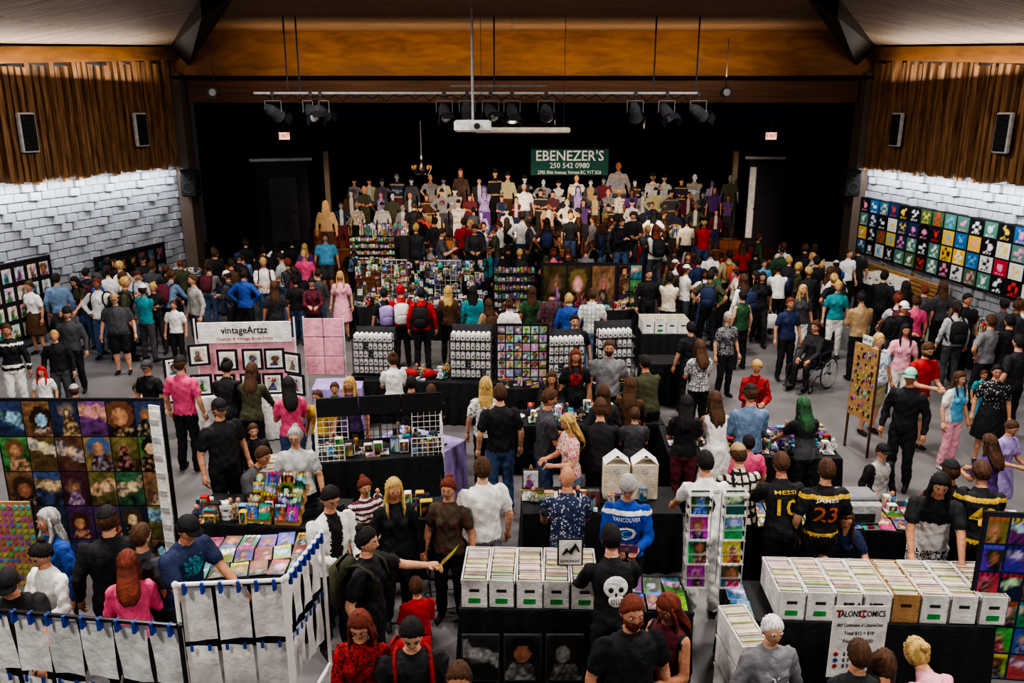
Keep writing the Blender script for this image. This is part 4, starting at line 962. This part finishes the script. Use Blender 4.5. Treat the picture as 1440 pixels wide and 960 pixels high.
# ---------------------------------------------------------------- people
SPEC='''
890 838 1.80 12 m k k rh short stand beard w=1.1
941 834 1.66 310 f m dk rh long hold sl=n pat=side:k
860 738 1.78 186 m k k bk short browse sl=l txt=skull
884 670 1.74 -8 m vb k g beanie hold hat=gy sl=l hold=comic pat=bands:w txt=van
800 680 1.74 180 m n k gy bald browse pat=dots:lg w=1.05
678 643 1.78 200 m w g br short stand w=1.08
630 672 1.62 350 f ol k rh bun stand pat=floral:m
470 652 1.80 40 m w k bk short hold sl=l pat=front:k lg=l
553 672 1.66 20 f k k bl long stand sl=l
512 672 1.45 30 f m k rh bun stand pat=stripe:w
515 742 1.72 75 f k dk bk bun reach bp=ol hold=comic w=1.05
585 812 1.15 200 c r k br short hold sl=l
505 858 1.66 0 f r k rh long hold sl=l pat=floral:k hold=phone
578 868 1.76 10 m k k bk short hold sl=l bp=r w=1.08
645 932 1.70 0 m k k br short stand
340 655 1.76 60 m dg k br short sitlean w=1.15
262 724 1.80 62 m n dk k cap browse hat=k pat=logo:te w=1.12
412 585 1.66 5 f lg k gy bun stand gl pat=low:w w=1.12
355 595 1.30 30 c k k br short stand sl=l
307 560 1.80 50 m k k br cap stand w=1.12 hat=k
252 500 1.76 170 m p k br cap stand hat=k
405 530 1.65 200 f p j bk long hold
353 510 1.68 180 f ol k br long browse sl=l
470 537 1.3 10 c gr k br short stand
446 548 1.35 340 c y j br short stand
703 540 1.80 190 m k j br short stand
772 546 1.80 100 m dg j br short hold
801 590 1.62 290 f cr lj bl long hold pat=floral:p hold=comic
843 583 1.74 180 m k k br beanie browse hat=br sl=l
887 530 1.66 170 f br k br long browse sl=l
893 573 1.40 180 c dg k br short hold
866 540 1.60 190 f dk k br long stand sl=l
915 520 1.72 200 m ol k bk short browse sl=l
955 532 1.64 170 f k m bk long hold
998 535 1.68 185 f w w br long browse sl=n lg=d
1045 524 1.80 180 m lj k br cap hold sl=l hat=k
1115 540 1.62 190 f k k gr long browse pat=low:dg
862 486 1.78 -5 m g k br short stand beard w=1.1
813 499 1.64 5 f k k rh long stand pat=logo:r
1024 596 1.76 190 m cr k br cap browse sl=l pat=plaid:k hat=t
993 634 1.80 182 m w w bk short browse txt=ron
1100 636 1.76 182 m k k br short browse txt=messi
1164 645 1.76 180 m k k br short stand txt=james pat=bands:y
1105 702 1.62 5 f k k br bun sit gl pat=logo:r
1187 710 1.60 -10 f n k br long sitlean
1325 664 1.80 -20 m k w bk long browse bpat=floral:k pat=low:w
1383 648 1.76 170 m k k br short browse txt=hughes pat=bands:y
1245 626 1.38 15 c gy k br cap stand sl=l hat=k pat=side:k
1282 517 1.78 320 m k k gr cap stand sl=l hat=mint
1306 480 1.78 15 m r kh br short hold beard lg=s shoe=k
1237 468 1.72 20 f w kh bl short stand pat=floral:lb lg=s w=1.3
1351 522 1.52 20 f lb lp br long stand pat=side:w shoe=w
1404 512 1.58 340 f k k bk short stand pat=dots:lg lg=k
1424 590 1.45 20 f lav lav br short hold lg=k
1396 612 1.50 200 f pu k br long hold
1112 418 1.68 5 f n k rh short stand
1025 438 1.64 20 f g k gy short stand gl pat=floral:k
1073 382 1.70 355 f k k bk long walk hold=bag
1045 408 1.66 200 f gr k bk short stand sl=n
1088 866 1.60 10 f g k w short stand sl=l w=1.15 txt=y22
1290 898 1.62 200 f lp k bl bun bent sl=l pat=low:lg
1245 915 1.65 160 m lb k br long bent sl=l
1215 905 1.6 180 f dk k br short stand sl=l
160 412 1.68 10 m dg k br cap stand lg=s w=1.28 hat=t
75 464 1.50 20 c k dg bl short stand sl=l
93 432 1.66 10 m dg k br beanie stand sl=l
8 455 1.66 20 f k w br short stand sl=l pat=bands:w
57 515 1.15 10 c w b r long stand
103 540 1.25 200 c k k br cap stand hat=gy
40 395 1.64 345 f w br br bun stand lg=k
243 422 1.40 0 c w k br short stand
270 385 1.80 320 m gy dg br short stand sl=l
200 358 1.75 0 m k kh br cap cross lg=s
193 380 1.68 20 f lg lj br short hold bp=b
233 372 1.74 190 m k k br short stand sl=l
120 376 1.70 170 m k dk bk short stand sl=l bp=dg
150 362 1.74 200 m k k bk long stand sl=l
65 368 1.72 200 m kh j bl short stand sl=l bp=br
205 506 1.55 350 f k k br cap stand hat=dg
195 540 1.10 30 c lp k br short stand
318 505 1.7 180 f k k bk bun browse sl=l
457 328 1.82 10 m lb dg br short stand w=1.25 lg=s
410 335 1.72 190 m k k bk cap stand
428 342 1.62 200 f pu k bl long stand sl=l
345 335 1.72 170 m k k br cap stand
370 345 1.75 200 m k j bk short stand sl=l
302 350 1.75 160 m k j br short stand
415 388 1.6 180 f k j bk bun stand
385 395 1.7 200 f dk k br long stand
486 376 1.64 0 f lp lp bl long stand lg=k
563 400 1.74 190 m r k r cap stand hat=r bp=w
592 404 1.75 180 m r k bk short stand sl=l bp=k
548 405 1.66 200 f k k bk short stand bp=lav
630 402 1.66 180 f br k bl long stand sl=l
665 402 1.66 180 f te k bk long stand sl=l
687 420 1.55 200 f t k br long stand sl=l bp=br
716 420 1.6 180 f w j br bun stand
748 402 1.68 185 f gr k br long stand
776 402 1.78 190 m m j br short stand sl=l pat=plaid:dg
800 412 1.66 180 m b k bl short stand sl=l
833 405 1.80 185 m w lj br short stand pat=plaid:lg
808 442 1.70 5 m k k bk short stand w=1.1
910 375 1.75 5 m k k bk short stand sl=l name=superhero_mannequin
1000 350 1.72 180 m w g br short stand sl=l
1026 352 1.70 190 m kh k bk short stand bp=o
1045 340 1.64 170 f r k br long stand
968 355 1.68 350 f m j rh long stand sl=l
1100 347 1.72 350 m gr k w cap stand sl=l
1075 365 1.5 10 c lb j br short stand
1130 400 1.7 10 f dg w bl long stand
1149 360 1.75 200 m k k bk short stand
1215 345 1.75 160 m k k bk cap stand hat=k
1213 410 1.78 180 m t k bk bun hold sl=l
1180 395 1.7 350 f te w bl bun stand
1195 350 1.7 20 m w k br short stand
1245 380 1.78 140 m k k bk short reach sl=l
1275 395 1.7 200 f dk k bk long stand
1298 400 1.66 190 f dg k rh short stand
1337 395 1.7 190 f dg k br long stand
1362 412 1.78 10 m k k bk short stand w=1.1
1395 442 1.75 200 m g k br short hips
1290 415 1.66 180 f p k br bun stand
1420 442 1.74 190 m k k bk short stand sl=l
1275 455 1.66 350 f lp w bk long stand
1385 520 1.0 0 c te lb br short stand
1435 470 1.78 200 m dk k bk short stand
985 478 1.66 190 f g k br long hold pat=floral:w
972 452 1.64 190 f k k bk short stand
683 530 1.68 180 f w k bl long stand pat=floral:g
680 312 1.76 0 m k k bk short stand
1065 505 1.62 350 f r k bl short hold sl=l pat=floral:k
606 540 1.55 190 m k k br short sit
578 528 1.66 180 f k k bk short sit
560 485 1.7 200 f w k br bun sit
790 530 1.68 0 f k k br long sit
65 715 1.66 330 f b k gy long stand sl=l
148 712 1.78 200 m k k br cap stand w=1.15 hat=k sl=l
55 762 1.62 340 f w k bk bun hold sl=l
177 775 1.58 200 f p k rh long hold sl=l
200 737 1.66 160 m dg k br short stand
8 800 1.7 20 m k k br cap browse hat=k
1345 648 1.7 180 m k k br cap stand hat=k
1062 625 1.45 190 c p k bk short stand
490 545 1.6 350 f pu k bl long stand
330 545 1.2 180 c k k br short stand
737 258 1.85 5 m w dg gy short stand w=1.2 z=.98
582 283 1.80 180 m k k br cap stand z=.7 w=1.1
652 306 1.70 180 m r k br short stand z=.7
'''
TX={'skull':('back',[]),
'van':('front',[('VANCOUVER',1.33,.045,'w',.27),('O',1.17,.15,'w',.2),('C',1.17,.08,'lb',.1)]),
'ron':('back',[('RONALDO',1.36,.035,'k',.24),('9',1.20,.2,'k',.13)]),'messi':('back',[('MESSI',1.36,.04,'y',.22),('10',1.20,.17,'y',.22)]),
'james':('back',[('JAMES',1.36,.04,'w',.23),('23',1.20,.17,'o',.24)]),'hughes':('back',[('HUGHES',1.36,.035,'y',.25),('43',1.20,.19,'y',.24)]),'y22':('front',[('2022',1.24,.10,'w',.26),('UBC',1.12,.06,'b',.18)])}
for ln in SPEC.strip().splitlines():
    a,kw=parse(ln); tk=kw.get('txt')
    if tk: kw['txt']=TX[tk]
    o=person(*a,**kw)
    if tk=='skull':
        mb=MB()
        ell(mb,(0,0,.09),(.105,.014,.095),C['w'],0,14,8); ell(mb,(0,0,-.02),(.065,.013,.06),C['w'],0,10,8)
        for s in(-1,1): ell(mb,(s*.042,.008,.07),(.026,.012,.024),C['k'],0,8,6)
        ell(mb,(0,.008,.03),(.012,.012,.02),C['k'],0,6,5)
        for k in range(5): box(mb,(-.04+k*.02,.012,-.03),(.004,.006,.05),C['k'])
        mb.xf(0,Matrix.Translation((0,.055,1.22))@Matrix.Rotation(.25,4,'X'))
        sk=obj('hoodie_skull_print',mb,(0,0,0),0,True); sk.parent=o
fr=random.Random(21); tops=['k','k','dk','dk','dg','dg','n','k','w','g','ol','br','te','b','m','k','lg','lg','r','w','lj','gr','p','cr']
def fill(u0,u1,v0,v1,n,z=0.,faces=(180,180,190,170,0,90,270),hmin=1.55,tp=tops):
    c=0
    for _ in range(n*4):
        if c>=n: break
        sex=fr.choice('mf'); hgt=fr.uniform(hmin,1.82)
        if fr.random()<.08: hgt=fr.uniform(1.2,1.4); sex='c'
        o=person(fr.uniform(u0,u1),fr.uniform(v0,v1),hgt,fr.choice(faces)+fr.uniform(-25,25),sex,fr.choice(tp),fr.choice(['k','j','dk','j','dg']),fr.choice(['bk','br','dbr','bl','rh','br','dbr']),
          fr.choice(['short','short','cap']) if sex!='f' else fr.choice(['long','bun','short','long','pony']),fr.choice(['stand','hold','stand','browse','cross','phone','hips']),sl=fr.choice('sl'),bp=fr.choice([None,None,None,None,'k','m','n']),z=z,filler=True,hat=fr.choice(['k','dg','n','w']))
        if o: c+=1
warm=['k','w','cr','br','dg','k','g','lp','ol','dk','dg','r','lg','kh','dk']
fill(575,1000,290,322,34,.7,tp=warm); fill(600,1010,324,348,22,.0,tp=warm)
fill(290,430,335,385,14); fill(60,260,358,400,13); fill(940,1195,328,385,32); fill(1200,1440,385,425,7)
fill(620,900,335,352,10); fill(430,500,350,400,3)
bpy.data.objects.remove(tmp)
# ---------------------------------------------------------------- LIGHTS
def area(name,loc,size,sy,pw,col,rot=(0,0,0)):
    l=bpy.data.lights.new(name,'AREA'); l.shape='RECTANGLE'; l.size=size; l.size_y=sy; l.energy=pw; l.color=col
    o=bpy.data.objects.new(name,l); o.location=loc; o.rotation_euler=rot; bpy.context.scene.collection.objects.link(o); return o
for x in(-4.5,4.5):
    for y,pw in((1.5,300),(6.5,330),(11.5,350),(16.2,330)): area('ceiling_light',(x,y,7.1),.9,.9,pw,(1,.95,.89))
for X,sg in((XL0,1),(XR0,-1)):
    splay(area('wall_wash_light',(X+sg*.42,18.5,ZB-.05),.12,10.5,170,(.93,.96,1),(0,math.radians(25*sg),0)),sg)
    splay(area('ceiling_wash_fill',(X+sg*.6,18,5.9),.3,9,110,(1,.9,.8),(math.radians(180),0,0)),sg)  # added uplight, no fixture behind it, brightens the side ceiling planks
area('ceiling_wash_fill',(0,22.4,6.1),14,.2,150,(1,.76,.48),(math.radians(150),0,0))  # added uplight that lifts the fascia and centre ceiling
def spotl(x,y,z,tx,ty,tz,pw,col,ang=50):
    l=bpy.data.lights.new('stage_and_fill_lamp','SPOT'); l.energy=pw; l.color=col; l.spot_size=math.radians(ang); l.spot_blend=.7; l.shadow_soft_size=.12
    o=bpy.data.objects.new('stage_and_fill_lamp',l); o.location=(x,y,z); o.rotation_euler=(Vector((tx,ty,tz))-Vector((x,y,z))).to_track_quat('-Z','Y').to_euler(); bpy.context.scene.collection.objects.link(o)
for x,tx,pw in((-3.5,-4,1700),(-1,-1,1700),(1,1.5,1700),(3.2,5.2,1700),(0,.5,900)): spotl(x,19.6,4.9,tx,27.5,1.8,pw,(1,.8,.62),46)
spotl(BNX-.5,27.5,6.6,BNX,31.6,BNZ-.4,260,(1,.95,.88),60)  # added fill spot to brighten the banner, not one of the pipe fixtures
spotl(-3,26.5,6.7,-3,29.3,1.6,350,(1,.85,.7),85); spotl(4,26.5,6.7,4,29.3,1.6,350,(1,.85,.7),85)  # added fill spots above the standees, without fixtures of their own
w=bpy.data.worlds.new('World'); bpy.context.scene.world=w; w.use_nodes=True; w.node_tree.nodes['Background'].inputs[0].default_value=(.05,.05,.06,1); w.node_tree.nodes['Background'].inputs[1].default_value=.4
try:
    vs=bpy.context.scene.view_settings; vs.view_transform='AgX'; vs.look='AgX - High Contrast'
except Exception as e: print('look',e)
# ---------------------------------------------------------------- CAMERA
cam=bpy.data.cameras.new('camera'); cam.sensor_width=36; cam.lens=FP/1440*36; cam.clip_end=200
co=bpy.data.objects.new('camera',cam); co.location=(0,0,CH); co.rotation_euler=(math.pi/2-TH,0,0); bpy.context.scene.collection.objects.link(co); bpy.context.scene.camera=co
